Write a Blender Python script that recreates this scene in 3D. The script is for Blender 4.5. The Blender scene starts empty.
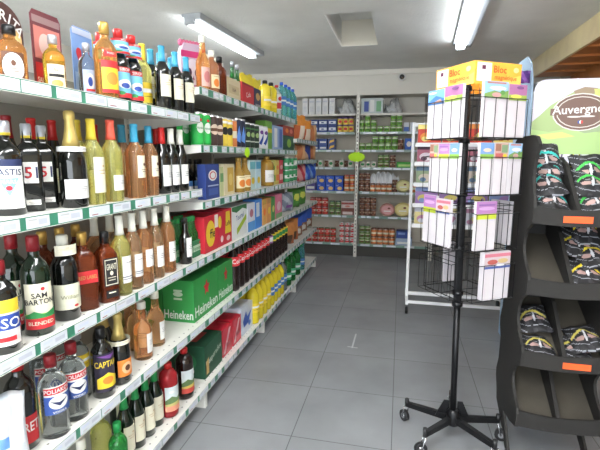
import bpy, bmesh, math, random
from math import sin, cos, pi, radians, sqrt, atan2
from mathutils import Vector, Matrix
random.seed(7)
SC = bpy.context.scene
COL = SC.collection

# ------------------------------------------------------------------ camera
F_PX, YAW, PITCH, ROLL, CAM_H = 438.8, .223, .155, .004, 1.41
_cy, _sy = cos(YAW), sin(YAW)
FWD = Vector((-_sy*cos(PITCH), _cy*cos(PITCH), -sin(PITCH)))
_r = Vector((_cy, _sy, 0)); _u = _r.cross(FWD)
RGT = _r*cos(ROLL) + _u*sin(ROLL)
UPV = _u*cos(ROLL) - _r*sin(ROLL)
CAMP = Vector((0, 0, CAM_H))
cd = bpy.data.cameras.new('camera'); cam = bpy.data.objects.new('camera', cd); COL.objects.link(cam)
cd.sensor_fit = 'HORIZONTAL'; cd.sensor_width = 36; cd.lens = 36*F_PX/600; cd.clip_start = .05
mw = Matrix((RGT, UPV, -FWD)).transposed().to_4x4(); mw.translation = CAMP
cam.matrix_world = mw
SC.camera = cam

# ------------------------------------------------------------------ light and exposure
W = bpy.data.worlds.new('world'); SC.world = W; W.use_nodes = True
bg = W.node_tree.nodes['Background']; bg.inputs[0].default_value = (.80, .90, 1, 1); bg.inputs[1].default_value = 1.15
SC.view_settings.view_transform = 'Standard'; SC.view_settings.look = 'None'
SC.view_settings.gamma = 1; SC.view_settings.use_curve_mapping = False
SC.view_settings.exposure = 1.0

def area(name, loc, rot, sx, sy, power, col=(1, 1, 1)):
    l = bpy.data.lights.new(name, 'AREA'); l.shape = 'RECTANGLE'; l.size = sx; l.size_y = sy
    l.energy = power; l.color = col
    o = bpy.data.objects.new(name, l); COL.objects.link(o); o.location = loc; o.rotation_euler = rot
    return o
CEIL = 2.56
# added unseen fill lights: pairs facing down and up, plus daylight from the front
for lx, ly, pw, up in ((-.6, -.6, 26, 1.6), (-2.4, 1.4, 30, 1.6), (.0, 1.0, 7, 2.8)):
    area('ceiling_fill_light', (lx, ly, 2.44), (0, 0, 0), .15, 1.5, pw, (.96, .98, 1))
    area('ceiling_fill_light', (lx, ly, 2.46), (radians(180), 0, 0), .15, 1.5, pw*up, (.96, .98, 1))  # upward half added to brighten the ceiling
area('front_daylight_fill', (-.3, -2.3, 1.4), (radians(90), 0, 0), 4.0, 2.0, 52, (.93, .97, 1))  # unseen area light added as daylight from behind the camera

# ------------------------------------------------------------------ pixel to place
def un(px, py, ax, v):
    d = FWD + RGT*((px-300)/F_PX) + UPV*((225-py)/F_PX)
    i = 'XYZ'.index(ax); return CAMP + d*((v-CAMP[i])/d[i])
def Yat(px, X, z):
    k = (px-300)/F_PX; w = RGT - FWD*k
    return -(w.x*X + w.z*(z-CAM_H))/w.y
def Xat(px, Y, z):
    k = (px-300)/F_PX; w = RGT - FWD*k
    return -(w.y*Y + w.z*(z-CAM_H))/w.x
def Zat(px, py, X): return un(px, py, 'X', X).z

# ------------------------------------------------------------------ materials
_mc = {}
def lin(c):
    return tuple(((x/255)/12.92 if x/255 <= .04045 else ((x/255+.055)/1.055)**2.4) for x in c)
def M(c, rough=.5, metal=0, trans=0, ior=1.45, coat=0, emit=0, alpha=1, noise=0, nscale=30, bump=0, bscale=60, name=None):
    key = (c, rough, metal, trans, ior, coat, emit, alpha, noise, nscale, bump, bscale)
    if key in _mc: return _mc[key]
    m = bpy.data.materials.new(name or 'mat_%02x%02x%02x' % tuple(int(v) for v in c)); m.use_nodes = True
    nt = m.node_tree; p = nt.nodes['Principled BSDF']
    col = lin(c) + (1,)
    p.inputs['Base Color'].default_value = col
    p.inputs['Roughness'].default_value = rough; p.inputs['Metallic'].default_value = metal
    p.inputs['Transmission Weight'].default_value = trans; p.inputs['IOR'].default_value = ior
    p.inputs['Coat Weight'].default_value = coat; p.inputs['Alpha'].default_value = alpha
    if emit:
        p.inputs['Emission Color'].default_value = col; p.inputs['Emission Strength'].default_value = emit
    tc = None
    if noise or bump:
        tc = nt.nodes.new('ShaderNodeTexCoord')
    if noise:
        n = nt.nodes.new('ShaderNodeTexNoise'); n.inputs['Scale'].default_value = nscale; n.inputs['Detail'].default_value = 6
        nt.links.new(tc.outputs['Object'], n.inputs['Vector'])
        r = nt.nodes.new('ShaderNodeValToRGB')
        r.color_ramp.elements[0].position = .3; r.color_ramp.elements[1].position = .7
        r.color_ramp.elements[0].color = tuple(v*(1-noise) for v in col[:3]) + (1,)
        r.color_ramp.elements[1].color = tuple(min(1, v*(1+noise)) for v in col[:3]) + (1,)
        nt.links.new(n.outputs['Fac'], r.inputs[0]); nt.links.new(r.outputs[0], p.inputs['Base Color'])
    if bump:
        n = nt.nodes.new('ShaderNodeTexNoise'); n.inputs['Scale'].default_value = bscale; n.inputs['Detail'].default_value = 4
        nt.links.new(tc.outputs['Object'], n.inputs['Vector'])
        b = nt.nodes.new('ShaderNodeBump'); b.inputs['Strength'].default_value = bump; b.inputs['Distance'].default_value = .01
        nt.links.new(n.outputs['Fac'], b.inputs['Height']); nt.links.new(b.outputs[0], p.inputs['Normal'])
    _mc[key] = m
    return m
def P(*c): return M(tuple(int(v*.86+16) for v in c), .55)                       # printed paper
def PL(*c): return M(c, .25, coat=.3)             # shiny plastic / foil
WHITE = P(238, 238, 234); CREAM = P(236, 231, 205); BLACK = P(18, 18, 20); RED = P(196, 28, 36); BLUE = P(30, 62, 150)
GREEN = P(30, 130, 60); YEL = P(238, 205, 40); GOLD = M((186, 164, 96), .35, .4); ORANGE = P(236, 130, 40); GREY = P(120, 122, 124)
NAVY = P(22, 32, 74); PINK = P(222, 100, 140); TEAL = P(40, 150, 150); BROWN = P(90, 50, 30); PURP = P(110, 60, 140)
LBLUE = P(130, 185, 230); LGREEN = P(140, 190, 70); DGREEN = P(18, 70, 44); TAN = P(196, 165, 120); LGREY = P(190, 192, 194)
GL = {
 'dark': M((10, 12, 10), .06, coat=.6), 'dgreen': M((14, 34, 18), .06, trans=.35, coat=.4),
 'green': M((40, 140, 60), .06, trans=.6), 'clear': M((236, 242, 242), .02, trans=.97, ior=1.38),
 'rose': M((255, 220, 178), .03, trans=.9, ior=1.34), 'rosedeep': M((255, 196, 140), .03, trans=.88, ior=1.34),
 'amber': M((244, 180, 100), .03, trans=.85, ior=1.34), 'gold': M((250, 214, 90), .03, trans=.85, ior=1.34),
 'ygreen': M((244, 242, 150), .03, trans=.82, ior=1.34), 'brown': M((130, 58, 28), .04, trans=.6, ior=1.34),
 'red': M((190, 50, 56), .06, trans=.5, ior=1.34), 'cola': M((30, 14, 10), .08, coat=.4),
 'juice': M((244, 200, 100), .08, trans=.65), 'yellow': M((236, 214, 50), .15, trans=.25), 'aqua': M((120, 205, 210), .06, trans=.75, ior=1.34),
 'water': M((226, 238, 244), .04, trans=.93, ior=1.33), 'tan': M((200, 140, 100), .06, trans=.6, ior=1.34),
}

# ------------------------------------------------------------------ object helpers
def prop(o, label=None, cat=None, group=None, kind=None):
    if label: o['label'] = label
    if cat: o['category'] = cat
    if group: o['group'] = group
    if kind: o['kind'] = kind
    return o
def thing(name, label, cat, loc=(0, 0, 0), rz=0, group=None):
    o = bpy.data.objects.new(name, None); COL.objects.link(o); o.empty_display_size = .05
    o.location = loc; o.rotation_euler = (0, 0, rz); return prop(o, label, cat, group)
def part(name, me, parent=None, loc=(0, 0, 0), rot=(0, 0, 0), label=None):
    o = bpy.data.objects.new(name, me); COL.objects.link(o); o.parent = parent; o.location = loc; o.rotation_euler = rot
    if label: o['label'] = label
    return o
def copy_tree(o, parent=None):
    c = o.copy(); COL.objects.link(c); c.parent = parent
    for ch in list(o.children): copy_tree(ch, c)
    return c
class MB:
    def __init__(s): s.v = []; s.f = []; s.mi = []; s.mats = []; s.sm = []
    def m(s, mat):
        if mat not in s.mats: s.mats.append(mat)
        return s.mats.index(mat)
    def add(s, vs, fs, mat, smooth=False):
        b = len(s.v); s.v += [tuple(p) for p in vs]; k = s.m(mat)
        for f in fs: s.f.append([b+i for i in f]); s.mi.append(k); s.sm.append(smooth)
    def box(s, x0, y0, z0, x1, y1, z1, mat, bev=0):
        if not bev:
            vs = [(x, y, z) for x in (x0, x1) for y in (y0, y1) for z in (z0, z1)]
            s.add(vs, [(0, 1, 3, 2), (4, 6, 7, 5), (0, 4, 5, 1), (2, 3, 7, 6), (0, 2, 6, 4), (1, 5, 7, 3)], mat); return
        bm = bmesh.new(); bmesh.ops.create_cube(bm, size=1)
        for v in bm.verts: v.co = Vector(((x0+x1)/2+v.co.x*(x1-x0), (y0+y1)/2+v.co.y*(y1-y0), (z0+z1)/2+v.co.z*(z1-z0)))
        bmesh.ops.bevel(bm, geom=bm.edges[:], offset=bev, segments=2, affect='EDGES', profile=.6)
        s.bm(bm, mat)
    def bm(s, bm, mat, smooth=False):
        bm.verts.index_update(); s.add([v.co for v in bm.verts], [[v.index for v in f.verts] for f in bm.faces], mat, smooth); bm.free()
    def tube(s, p, q, r, mat, n=8, r2=None):
        p, q = Vector(p), Vector(q); d = (q-p).normalized(); a = d.orthogonal().normalized(); b = d.cross(a); r2 = r if r2 is None else r2
        vs = []
        for c, rr in ((p, r), (q, r2)):
            for i in range(n):
                t = 2*pi*i/n; vs.append(c + (a*cos(t)+b*sin(t))*rr)
        fs = [(i, (i+1) % n, n+(i+1) % n, n+i) for i in range(n)] + [tuple(range(n))[::-1], tuple(range(n, 2*n))]
        s.add(vs, fs[:n], mat, n > 5); s.add(vs[:n], [tuple(range(n))[::-1]], mat); s.add(vs[n:], [tuple(range(n))], mat)
    def path(s, pts, r, mat, n=6):
        for a, b in zip(pts, pts[1:]): s.tube(a, b, r, mat, n)
    def lathe(s, prof, mat, n=24, c=(0, 0, 0), sq=0):
        # prof: (r, z) or (r, z, mat)
        ring = []
        vs = []
        for p in prof:
            for i in range(n):
                t = 2*pi*i/n; k = 1
                if sq: k = (abs(cos(t))**sq + abs(sin(t))**sq)**(-1/sq)
                vs.append((c[0]+p[0]*k*cos(t), c[1]+p[0]*k*sin(t), c[2]+p[1]))
        for j in range(len(prof)-1):
            mm = prof[j][2] if len(prof[j]) > 2 else mat
            s.add([], [], mm)
            b = len(s.v)
            s.add(vs[j*n:(j+2)*n], [(i, (i+1) % n, n+(i+1) % n, n+i) for i in range(n)], mm, True)
        s.add(vs[:n], [tuple(range(n))[::-1]], prof[0][2] if len(prof[0]) > 2 else mat)
        s.add(vs[-n:], [tuple(range(n))], prof[-1][2] if len(prof[-1]) > 2 else mat)
    def prism(s, pts, h0, h1, mat, axis='x'):
        n = len(pts)
        def mk(a, b, h): return (h, a, b) if axis == 'x' else ((a, h, b) if axis == 'y' else (a, b, h))
        vs = [mk(a, b, h0) for a, b in pts] + [mk(a, b, h1) for a, b in pts]
        bm = bmesh.new(); bv = [bm.verts.new(v) for v in vs]
        bm.faces.new(bv[:n]); bm.faces.new(bv[n:][::-1])
        for i in range(n): bm.faces.new((bv[i], bv[n+i], bv[n+(i+1) % n], bv[(i+1) % n]))
        bmesh.ops.recalc_face_normals(bm, faces=bm.faces[:]); bmesh.ops.triangulate(bm, faces=[f for f in bm.faces if len(f.verts) > 4])
        s.bm(bm, mat)
    def build(s, name='mesh', weld=True):
        me = bpy.data.meshes.new(name); me.from_pydata(s.v, [], s.f)
        for m in s.mats: me.materials.append(m)
        me.polygons.foreach_set('material_index', s.mi); me.polygons.foreach_set('use_smooth', s.sm)
        if weld:
            bm = bmesh.new(); bm.from_mesh(me); bmesh.ops.remove_doubles(bm, verts=bm.verts[:], dist=1e-6); bm.to_mesh(me); bm.free()
        me.update(); return me

_tc = {}
def textmesh(t):
    """triangles of a line of writing, height 1, centred"""
    if t in _tc: return _tc[t]
    cu = bpy.data.curves.new('t', 'FONT'); cu.body = t; cu.size = 1; cu.resolution_u = 2; cu.offset = .012
    o = bpy.data.objects.new('t', cu); COL.objects.link(o)
    dg = bpy.context.evaluated_depsgraph_get(); me = bpy.data.meshes.new_from_object(o.evaluated_get(dg))
    vs = [(v.co.x, v.co.y) for v in me.vertices]; fs = [tuple(p.vertices) for p in me.polygons]
    bpy.data.objects.remove(o); bpy.data.curves.remove(cu); bpy.data.meshes.remove(me)
    x0 = min(v[0] for v in vs); x1 = max(v[0] for v in vs); y0 = min(v[1] for v in vs); y1 = max(v[1] for v in vs)
    k = 1/max(.01, y1-y0)
    vs = [((x-(x0+x1)/2)*k, (y-(y0+y1)/2)*k) for x, y in vs]
    _tc[t] = (vs, fs, (x1-x0)*k); return _tc[t]

def shape2d(op, w, h):
    k = op[0]
    if k == 'r': pts = [(op[1], op[2]), (op[3], op[2]), (op[3], op[4]), (op[1], op[4])]; m = op[5]
    elif k == 'e': pts = [(op[1]+op[3]*cos(2*pi*i/20), op[2]+op[4]*sin(2*pi*i/20)) for i in range(20)]; m = op[5]
    elif k == 'p': pts = op[1]; m = op[2]
    elif k == 't':
        vs, fs, tw = textmesh(op[1]); hh = op[4]*h; cx, cy = (op[2]-.5)*w, op[3]*h
        sx = hh
        mx = op[6]*w if len(op) > 6 else w*.96
        if tw*sx > mx: sx = mx/tw
        rot = op[7] if len(op) > 7 else 0
        vv = [(x*sx, y*hh) for x, y in vs]
        return [(cx+x*cos(rot)-y*sin(rot), cy+x*sin(rot)+y*cos(rot)) for x, y in vv], fs, op[5]
    return [((x-.5)*w, y*h) for x, y in pts], [tuple(range(len(pts)))], m
def picture(w, h, base, ops, mapper, cut=0, eps=.0006, name='label', corners=None):
    mb = MB()
    allops = [('r', 0, 0, 1, 1, base)] if base else []
    for li, op in enumerate(allops + list(ops)):
        vs, fs, m = shape2d(op, w, h)
        bm = bmesh.new(); bv = [bm.verts.new((x, y, 0)) for x, y in vs]
        for f in fs:
            try: bm.faces.new([bv[i] for i in f])
            except ValueError: pass
        if cut:
            u = -w/2+cut
            while u < w/2:
                bmesh.ops.bisect_plane(bm, geom=bm.verts[:]+bm.edges[:]+bm.faces[:], plane_co=(u, 0, 0), plane_no=(1, 0, 0)); u += cut
        bmesh.ops.triangulate(bm, faces=[f for f in bm.faces if len(f.verts) > 4])
        bm.normal_update()
        for f in bm.faces:
            if f.normal.z < 0: f.normal_flip()
        for v in bm.verts: v.co = mapper(v.co.x, v.co.y, eps*(li+1) if li < 6 else eps*(6+.2*(li-5)))
        mb.bm(bm, m, bool(cut))
    return mb.build(name, weld=False)
def flatmap(x=0, z=0): return lambda u, v, e: Vector((x+e, u, z+v))
def cylmap(r, z): return lambda u, v, e: Vector(((r+e)*cos(u/r), (r+e)*sin(u/r), z+v))

# ------------------------------------------------------------------ label designs: list of ops in 0..1
T = lambda t, x, y, h, m, *a: ('t', t, x, y, h, m) + a
def lines(y0, n, m, x0=.2, x1=.8, dy=.09, t=.025): return [('r', x0+.06*(i % 2), y0-i*dy, x1-.05*(i % 3), y0-i*dy+t, m) for i in range(n)]
D = {
 'pastis': (WHITE, [('r', 0, .86, 1, 1, NAVY), T('PASTIS', .5, .74, .13, NAVY), ('p', [(.2, .62), (.8, .62), (.5, .25)], LBLUE), T('MARS', .5, .55, .08, WHITE), ('e', .5, .42, .09, .05, RED)]),
 '51': (WHITE, [T('51', .5, .5, .55, NAVY), T('5', .32, .5, .50, RED)]),
 '51b': (WHITE, lines(.5, 2, GREY, dy=.3, t=.1)),
 'plain': (CREAM, lines(.62, 2, TAN) + [('e', .5, .75, .08, .03, TAN)]),
 'white': (WHITE, lines(.6, 3, GREY) ),
 'whiteline': (WHITE, lines(.75, 1, GREY) + [('r', 0, .22, 1, .25, NAVY), ('r', 0, .14, 1, .16, NAVY)]),
 'cream': (CREAM, [('e', .5, .6, .12, .08, BROWN)] + lines(.35, 2, BROWN)),
 'sam': (CREAM, [('e', .62, .88, .07, .04, RED), T('SAM', .5, .74, .12, BLACK), T('BARTON', .5, .6, .12, BLACK), ('r', 0, .24, 1, .34, LGREEN), ('p', [(0, .3), (.3, .4), (.6, .32), (1, .42), (1, .24), (0, .24)], GREEN), ('r', 0, 0, 1, .24, RED), T('BLENDED', .5, .13, .08, CREAM)]),
 'sso': (WHITE, [('r', 0, .72, 1, 1, YEL), ('r', 0, .35, 1, .68, BLUE), T('SSO', .6, .5, .22, WHITE), ('r', .3, .1, .8, .2, RED)]),
 'peel': (P(226, 226, 200), [('e', .66, .12, .08, .05, RED), T('William', .5, .5, .16, P(150, 150, 120))]),
 'walker': (RED, [T('RED LABEL', .5, .5, .3, GOLD)]),
 'grant': (BLACK, [('r', .06, .04, .94, .07, CREAM), ('r', .06, .93, .94, .96, CREAM), ('r', .06, .04, .1, .96, CREAM), ('r', .9, .04, .94, .96, CREAM), T('GRANT', .5, .7, .22, CREAM, .7), ('e', .5, .47, .12, .08, CREAM)] + lines(.3, 2, CREAM)),
 'small': (BLACK, lines(.6, 1, CREAM, t=.15)),
 'pol': (WHITE, [('r', 0, .72, 1, .96, RED), T('POLIAKOV', .5, .84, .15, WHITE), ('r', 0, .0, 1, .66, P(36, 70, 150)), ('e', .5, .42, .34, .25, WHITE), ('p', [(.2, .5), (.5, .42), (.8, .5), (.5, .28)], NAVY), T('VODKA', .5, .08, .09, WHITE)]),
 'capt': (P(30, 24, 46), [T('CAPTAIN', .5, .72, .16, YEL), ('p', [(.1, .95), (.9, .95), (.6, .85)], PURP), ('p', [(.1, .1), (.9, .1), (.9, .35), (.5, .5), (.1, .35)], YEL), ('e', .5, .3, .2, .1, ORANGE)]),
 'veuve': (ORANGE, [('e', .5, .5, .3, .35, P(240, 180, 130)), ('e', .5, .5, .15, .18, BROWN)]),
 'et': (RED, [T('PORET', .5, .6, .35, WHITE)] ),
 'yellowlab': (YEL, [('r', 0, .5, 1, .7, WHITE)] + lines(.3, 1, BLACK)),
 'marg': (BROWN, [('e', .5, .5, .46, .46, WHITE), ('e', .5, .62, .1, .1, BROWN)] + lines(.42, 2, BROWN, .25, .75)),
 'tequila': (CREAM, [T('EL', .5, .8, .12, BLACK), ('r', .1, .5, .9, .62, BLACK), ('e', .5, .25, .3, .14, GOLD)]),
 'vodkar': (P(170, 190, 225), [('e', .5, .5, .3, .35, WHITE), ('e', .5, .5, .16, .2, BLUE), ('r', .2, .1, .8, .2, RED)]),
 'rum': (YEL, [('r', 0, .78, 1, 1, RED), ('e', .5, .45, .3, .2, ORANGE), ('r', 0, 0, 1, .12, RED)]),
 'syrup': (P(110, 190, 225), [('r', 0, .84, 1, 1, RED), T('SIROP', .5, .92, .1, WHITE), ('e', .5, .45, .34, .15, WHITE), ('e', .5, .4, .2, .09, BLUE), ('r', 0, 0, 1, .16, RED), ('e', .3, .15, .16, .06, GREEN)]),
 'land': (P(216, 226, 228), [('p', [(0, .45), (.3, .62), (.55, .5), (1, .66), (1, .3), (0, .3)], P(80, 110, 60)), ('p', [(0, .3), (1, .4), (1, .2), (0, .2)], P(210, 180, 80)), ('r', 0, 0, 1, .22, P(200, 60, 50)), ('e', .7, .8, .12, .06, WHITE)]),
 'land2': (P(216, 226, 228), [('p', [(0, .45), (.3, .62), (.55, .5), (1, .66), (1, .3), (0, .3)], P(90, 120, 70)), ('p', [(0, .3), (1, .4), (1, .2), (0, .2)], P(200, 190, 110)), ('r', 0, 0, 1, .22, P(232, 150, 120)), ('e', .3, .8, .12, .06, WHITE)]),
 'cola': (P(214, 24, 34), [T('Cola', .5, .5, .5, WHITE)]),
 'colay': (YEL, [('e', .5, .5, .3, .3, GREEN)]), 'colap': (P(150, 90, 160), [('e', .5, .5, .3, .3, WHITE)]),
 'juice': (P(240, 226, 180), [('e', .5, .4, .3, .3, ORANGE)] + lines(.85, 1, BROWN)),
 'beer': (P(230, 236, 226), [('r', 0, .3, 1, .7, GREEN), T('Heineken', .5, .5, .2, WHITE), ('e', .5, .82, .07, .05, RED)]),
 'bluew': (P(60, 120, 190), [('r', 0, .4, 1, .6, WHITE)]),
 'greenw': (P(60, 160, 110), [('r', 0, .35, 1, .65, WHITE)]),
 'pinkround': (P(222, 170, 160), [('e', .5, .5, .3, .3, P(190, 110, 110))]),
 'can_h': (P(20, 168, 60), [('e', .5, .55, .26, .2, P(226, 236, 224)), T('Heineken', .5, .54, .09, GREEN, .46), ('e', .5, .82, .1, .05, RED)]),
 'can_b': (P(60, 40, 36), [('e', .5, .55, .34, .2, P(214, 190, 170)), ('r', .2, .48, .8, .6, BROWN)]),
 'can_y': (P(232, 200, 60), [('e', .5, .55, .3, .16, BLACK), ('r', 0, .85, 1, .95, WHITE)]),
 'can_e': (P(20, 24, 50), [('p', [(.2, .2), (.5, .8), (.6, .45), (.8, .75), (.6, .1)], P(90, 140, 220))]),
 'can_d': (P(20, 40, 26), [('e', .5, .55, .2, .12, P(150, 180, 110)), ('r', .2, .2, .8, .26, P(190, 196, 180)), ('r', 0, .8, 1, .86, P(60, 120, 60))]),
 'can_w': (P(236, 236, 240), [('p', [(.2, .2), (.8, .8), (.8, .5), (.4, .1)], BLUE), ('e', .5, .75, .2, .1, PURP)]),
 'can_g': (P(52, 150, 90), [('r', 0, .3, 1, .6, WHITE), ('e', .5, .5, .2, .1, GREEN)]),
 'peas': (P(120, 175, 60), [('r', 0, .62, 1, .84, P(232, 236, 220)), ('e', .5, .35, .3, .2, P(70, 130, 40))]),
 'peasd': (P(100, 140, 60), [('r', 0, .5, 1, .7, P(220, 220, 190)), ('e', .5, .3, .28, .16, BROWN)]),
 'wcan': (P(226, 222, 210), [('e', .5, .5, .3, .25, GREEN)]),
 'tomato': (P(186, 40, 30), [('r', 0, .4, 1, .7, P(236, 220, 200)), ('e', .5, .55, .2, .12, RED)]),
 'tomatow': (P(236, 232, 226), [('r', 0, .05, 1, .45, RED), ('e', .5, .7, .2, .14, RED)]),
 'browncan': (P(110, 64, 46), [('r', 0, .4, 1, .65, P(220, 190, 160)), ('e', .5, .5, .2, .12, BROWN)]),
 'jar': (P(232, 200, 80), [('e', .5, .5, .3, .25, RED)]),
 'jaro': (P(214, 120, 60), [('r', 0, .3, 1, .6, CREAM)]),
}

# ------------------------------------------------------------------ bottles, cans
SH = {  # body profile (r/R, z/H), capsule start, cap radius profile, label radius 1, bottom pick
 'wine': ([(.9, 0), (1, .015), (1, .60), (.95, .645), (.72, .70), (.48, .755), (.38, .82), (.35, .97), (.38, .97), (.38, .985), (.34, 1)], .78, .42),
 'burg': ([(.9, 0), (1, .015), (1, .50), (.93, .57), (.7, .66), (.5, .74), (.38, .84), (.35, .97), (.38, .97), (.38, .985), (.34, 1)], .80, .42),
 'champ': ([(.88, 0), (1, .02), (1, .44), (.94, .53), (.70, .62), (.48, .72), (.36, .82), (.32, .90), (.38, .92), (.38, .98), (.28, 1)], .64, 0),
 'spirit': ([(.9, 0), (1, .015), (1, .62), (.95, .67), (.75, .73), (.48, .775), (.38, .80), (.36, .86), (.36, .98), (.3, .98)], .85, .42),
 'long': ([(.9, 0), (1, .015), (1, .50), (.96, .56), (.7, .63), (.52, .69), (.45, .76), (.42, .86), (.40, .98), (.3, .98)], .88, .46),
 'vodka': ([(.86, 0), (1, .02), (1, .60), (.97, .66), (.84, .725), (.6, .765), (.42, .78), (.36, .81), (.36, .98), (.3, .98)], .86, .42),
 'square': ([(.9, 0), (1, .015), (1, .62), (.95, .68), (.7, .75), (.42, .79), (.38, .82), (.36, .98), (.3, .98)], .84, .44),
 'pet': ([(.55, 0), (.86, .012), (1, .06), (1, .20), (.93, .30), (1, .40), (1, .56), (.96, .64), (.72, .77), (.42, .87), (.34, .91), (.34, .97), (.3, .97)], .925, .40),
 'petwide': ([(.6, 0), (.9, .012), (1, .06), (1, .66), (.94, .74), (.6, .85), (.32, .91), (.32, .97), (.3, .97)], .92, .38),
 'jug': ([(.7, 0), (.96, .02), (1, .10), (1, .70), (.92, .80), (.55, .88), (.34, .90), (.34, .97), (.3, .97)], .90, .40),
}
_bc = {}
def bottle_mesh(kind, H, R, glass):
    k = ('b', kind, H, R, glass)
    if k not in _bc:
        mb = MB(); mb.lathe([(r*R, z*H) for r, z in SH[kind][0]], GL[glass], 28, sq=6 if kind == 'square' else 0); _bc[k] = mb.build('glass')
    return _bc[k]
def cap_mesh(kind, H, R, mat, band=None):
    k = ('c', kind, H, R, mat.name, band.name if band else None)
    if k not in _bc:
        mb = MB(); z0 = SH[kind][1]; rc = SH[kind][2]
        if rc:
            pr = [(rc*R*1.03, z0*H)]
            if band: pr = [(rc*R*1.03, z0*H, band), (rc*R*1.03, (z0+.03)*H)]
            if kind in ('wine', 'burg'):
                pr = [(.50*R, .76*H), (.42*R, .82*H), (.395*R, .9*H), (.385*R, .965*H), (.42*R, .97*H), (.42*R, .99*H), (.38*R, 1.004*H)]
            else: pr += [(rc*R*1.03, .99*H), (rc*R*.85, 1.005*H)]
        else:
            pr = [(a*R*1.03+.0006, z*H+.0005) for a, z in SH[kind][0] if z >= z0]
            pr = [(.68*R, .632*H)] + pr
        mb.lathe(pr, mat, 24); _bc[k] = mb.build('cap')
    return _bc[k]
def label_mesh(R, arc, z0, h, des, square=False):
    k = ('l', R, arc, z0, h, des, square)
    if k not in _bc:
        base, ops = D[des]
        if square: _bc[k] = picture(R*arc, h, base, ops, flatmap(R*1.005, z0))
        else: _bc[k] = picture(R*arc, h, base, ops, cylmap(R*1.004, z0), cut=R*.22)
    return _bc[k]
def bottle(name, label, cat, kind, px, X, z, H, R, glass, cap, labs=(), rz=-25, group=None, band=None, Y=None):
    """labs: (z0 fraction, height fraction, arc in radians, design)"""
    y = Yat(px, X, z+.08) if Y is None else Y
    t = thing(name, label, cat, (X, y, z), radians(rz), group)
    part('glass_body' if kind not in ('pet', 'petwide', 'jug') else 'plastic_body', bottle_mesh(kind, H, R, glass), t)
    part('cap' if kind not in ('wine', 'burg', 'champ') else 'capsule', cap_mesh(kind, H, R, cap, band), t)
    for z0, hh, arc, des in labs:
        part('paper_label', label_mesh(R, arc, z0*H, hh*H, des, kind == 'square'), t)
    return t
TIN = M((200, 200, 200), .3, .9)
def can_mesh(H, R, des, lid):
    k = ('can', H, R, des, lid.name)
    if k not in _bc:
        b = D[des][0]; mb = MB()
        mb.lathe([(R*.86, 0, lid), (R, H*.03, b), (R, H*.94, lid), (R*.93, H*.98, lid), (R*.93, H, lid), (R*.86, H, lid), (R*.86, H*.985, lid)], b, 20)
        _bc[k] = mb.build('can')
    return _bc[k]
def can(name, label, cat, px, X, z, H, R, des, lid=TIN, rz=-30, group=None, loc=None, arc=2.4, lidpart=None):
    if loc is None: loc = (X, Yat(px, X, z+H/2), z)
    t = thing(name, label, cat, loc, radians(rz), group)
    part('can_body' if not lidpart else 'jar_body', can_mesh(H, R, des, lid), t)
    part('printed_label', label_mesh(R, arc, .08*H, .84*H, des), t)
    if lidpart:
        k = ('lid', R, lidpart.name)
        if k not in _bc: mb = MB(); mb.lathe([(R*.98, 0), (R*1.0, .002), (R*1.0, .012), (R*.9, .014)], lidpart, 20); _bc[k] = mb.build('lid')
        part('lid', _bc[k], t, (0, 0, H))
    return t

# ------------------------------------------------------------------ boxes, cartons, bags
def boxthing(name, label, cat, x0, y0, z0, x1, y1, z1, mat, front=(), side=(), top=(), group=None, bev=.003, fname='front_print'):
    """front = print on the +X face (towards the aisle), side = print on the -Y face (towards the camera)"""
    cx, cy = (x0+x1)/2, (y0+y1)/2; w, d, h = x1-x0, y1-y0, z1-z0
    t = thing(name, label, cat, (cx, cy, z0), 0, group)
    mb = MB(); mb.box(-w/2, -d/2, 0, w/2, d/2, h, mat, min(bev, w/5, d/5)); part('carton_body', mb.build('box'), t)
    if front: part(fname, picture(d*.97, h*.97, mat, front, flatmap(w/2, h*.015)), t)
    if side:
        part('side_print', picture(w*.97, h*.97, mat, side, lambda u, v, e: Vector((u, -d/2-e, h*.015+v))), t)
    if top: part('top_print', picture(d*.97, w*.97, mat, top, lambda u, v, e: Vector((w/2-.015*w-v, u, h+e))), t)
    return t
def boxpx(name, label, cat, a, b, ytop, X, depth, z, mat, front=(), side=(), group=None, **kw):
    y0, y1 = Yat(a, X, z+.1), Yat(b, X, z+.1)
    h = Zat((a+b)/2, ytop, X) - z
    return boxthing(name, label, cat, X-depth, y0+.002, z, X, y1-.002, z+h, mat, front, side, group=group, **kw)
def pillow_mesh(w, h, t, pat, n=18, m=14, seed=0, crumple=.12, back=None):
    """a filled pouch standing in the local YZ plane, front towards +X; pat(u,v)->material"""
    rnd = random.Random(seed); ph = [rnd.uniform(0, 6.28) for _ in range(8)]
    mb = MB()
    def P3(i, j, s):
        u, v = i/n, j/m
        e = (sin(pi*u)**.55)*(sin(pi*v)**.45)
        k = 1+crumple*(sin(9*u+ph[0])*sin(7*v+ph[1])+.7*sin(17*u+ph[2]+5*v)*sin(13*v+ph[3]))
        ww = w*(1-.10*sin(pi*v)); dz = .02*h*sin(11*u+ph[4])*(abs(v-.5)*2)**2
        return (s*t/2*e*k, (u-.5)*ww, v*h+dz)
    for s in (1, -1):
        vs = [P3(i, j, s) for j in range(m+1) for i in range(n+1)]
        for j in range(m):
            for i in range(n):
                a = j*(n+1)+i; q = (a, a+1, a+n+2, a+n+1)
                if s < 0: q = q[::-1]
                mb.add([vs[k] for k in q], [(0, 1, 2, 3)], pat((i+.5)/n, (j+.5)/m) if s > 0 or back is None else back, True)
    return mb.build('pouch')
def bag(name, label, cat, loc, w, h, t, pat, rz=0, tilt=0, group=None, seed=0, n=18, m=14, crumple=.12, pname='pouch'):
    o = part(name, pillow_mesh(w, h, t, pat, n, m, seed, crumple), None, loc, (0, tilt, rz)); return prop(o, label, cat, group)

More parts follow.
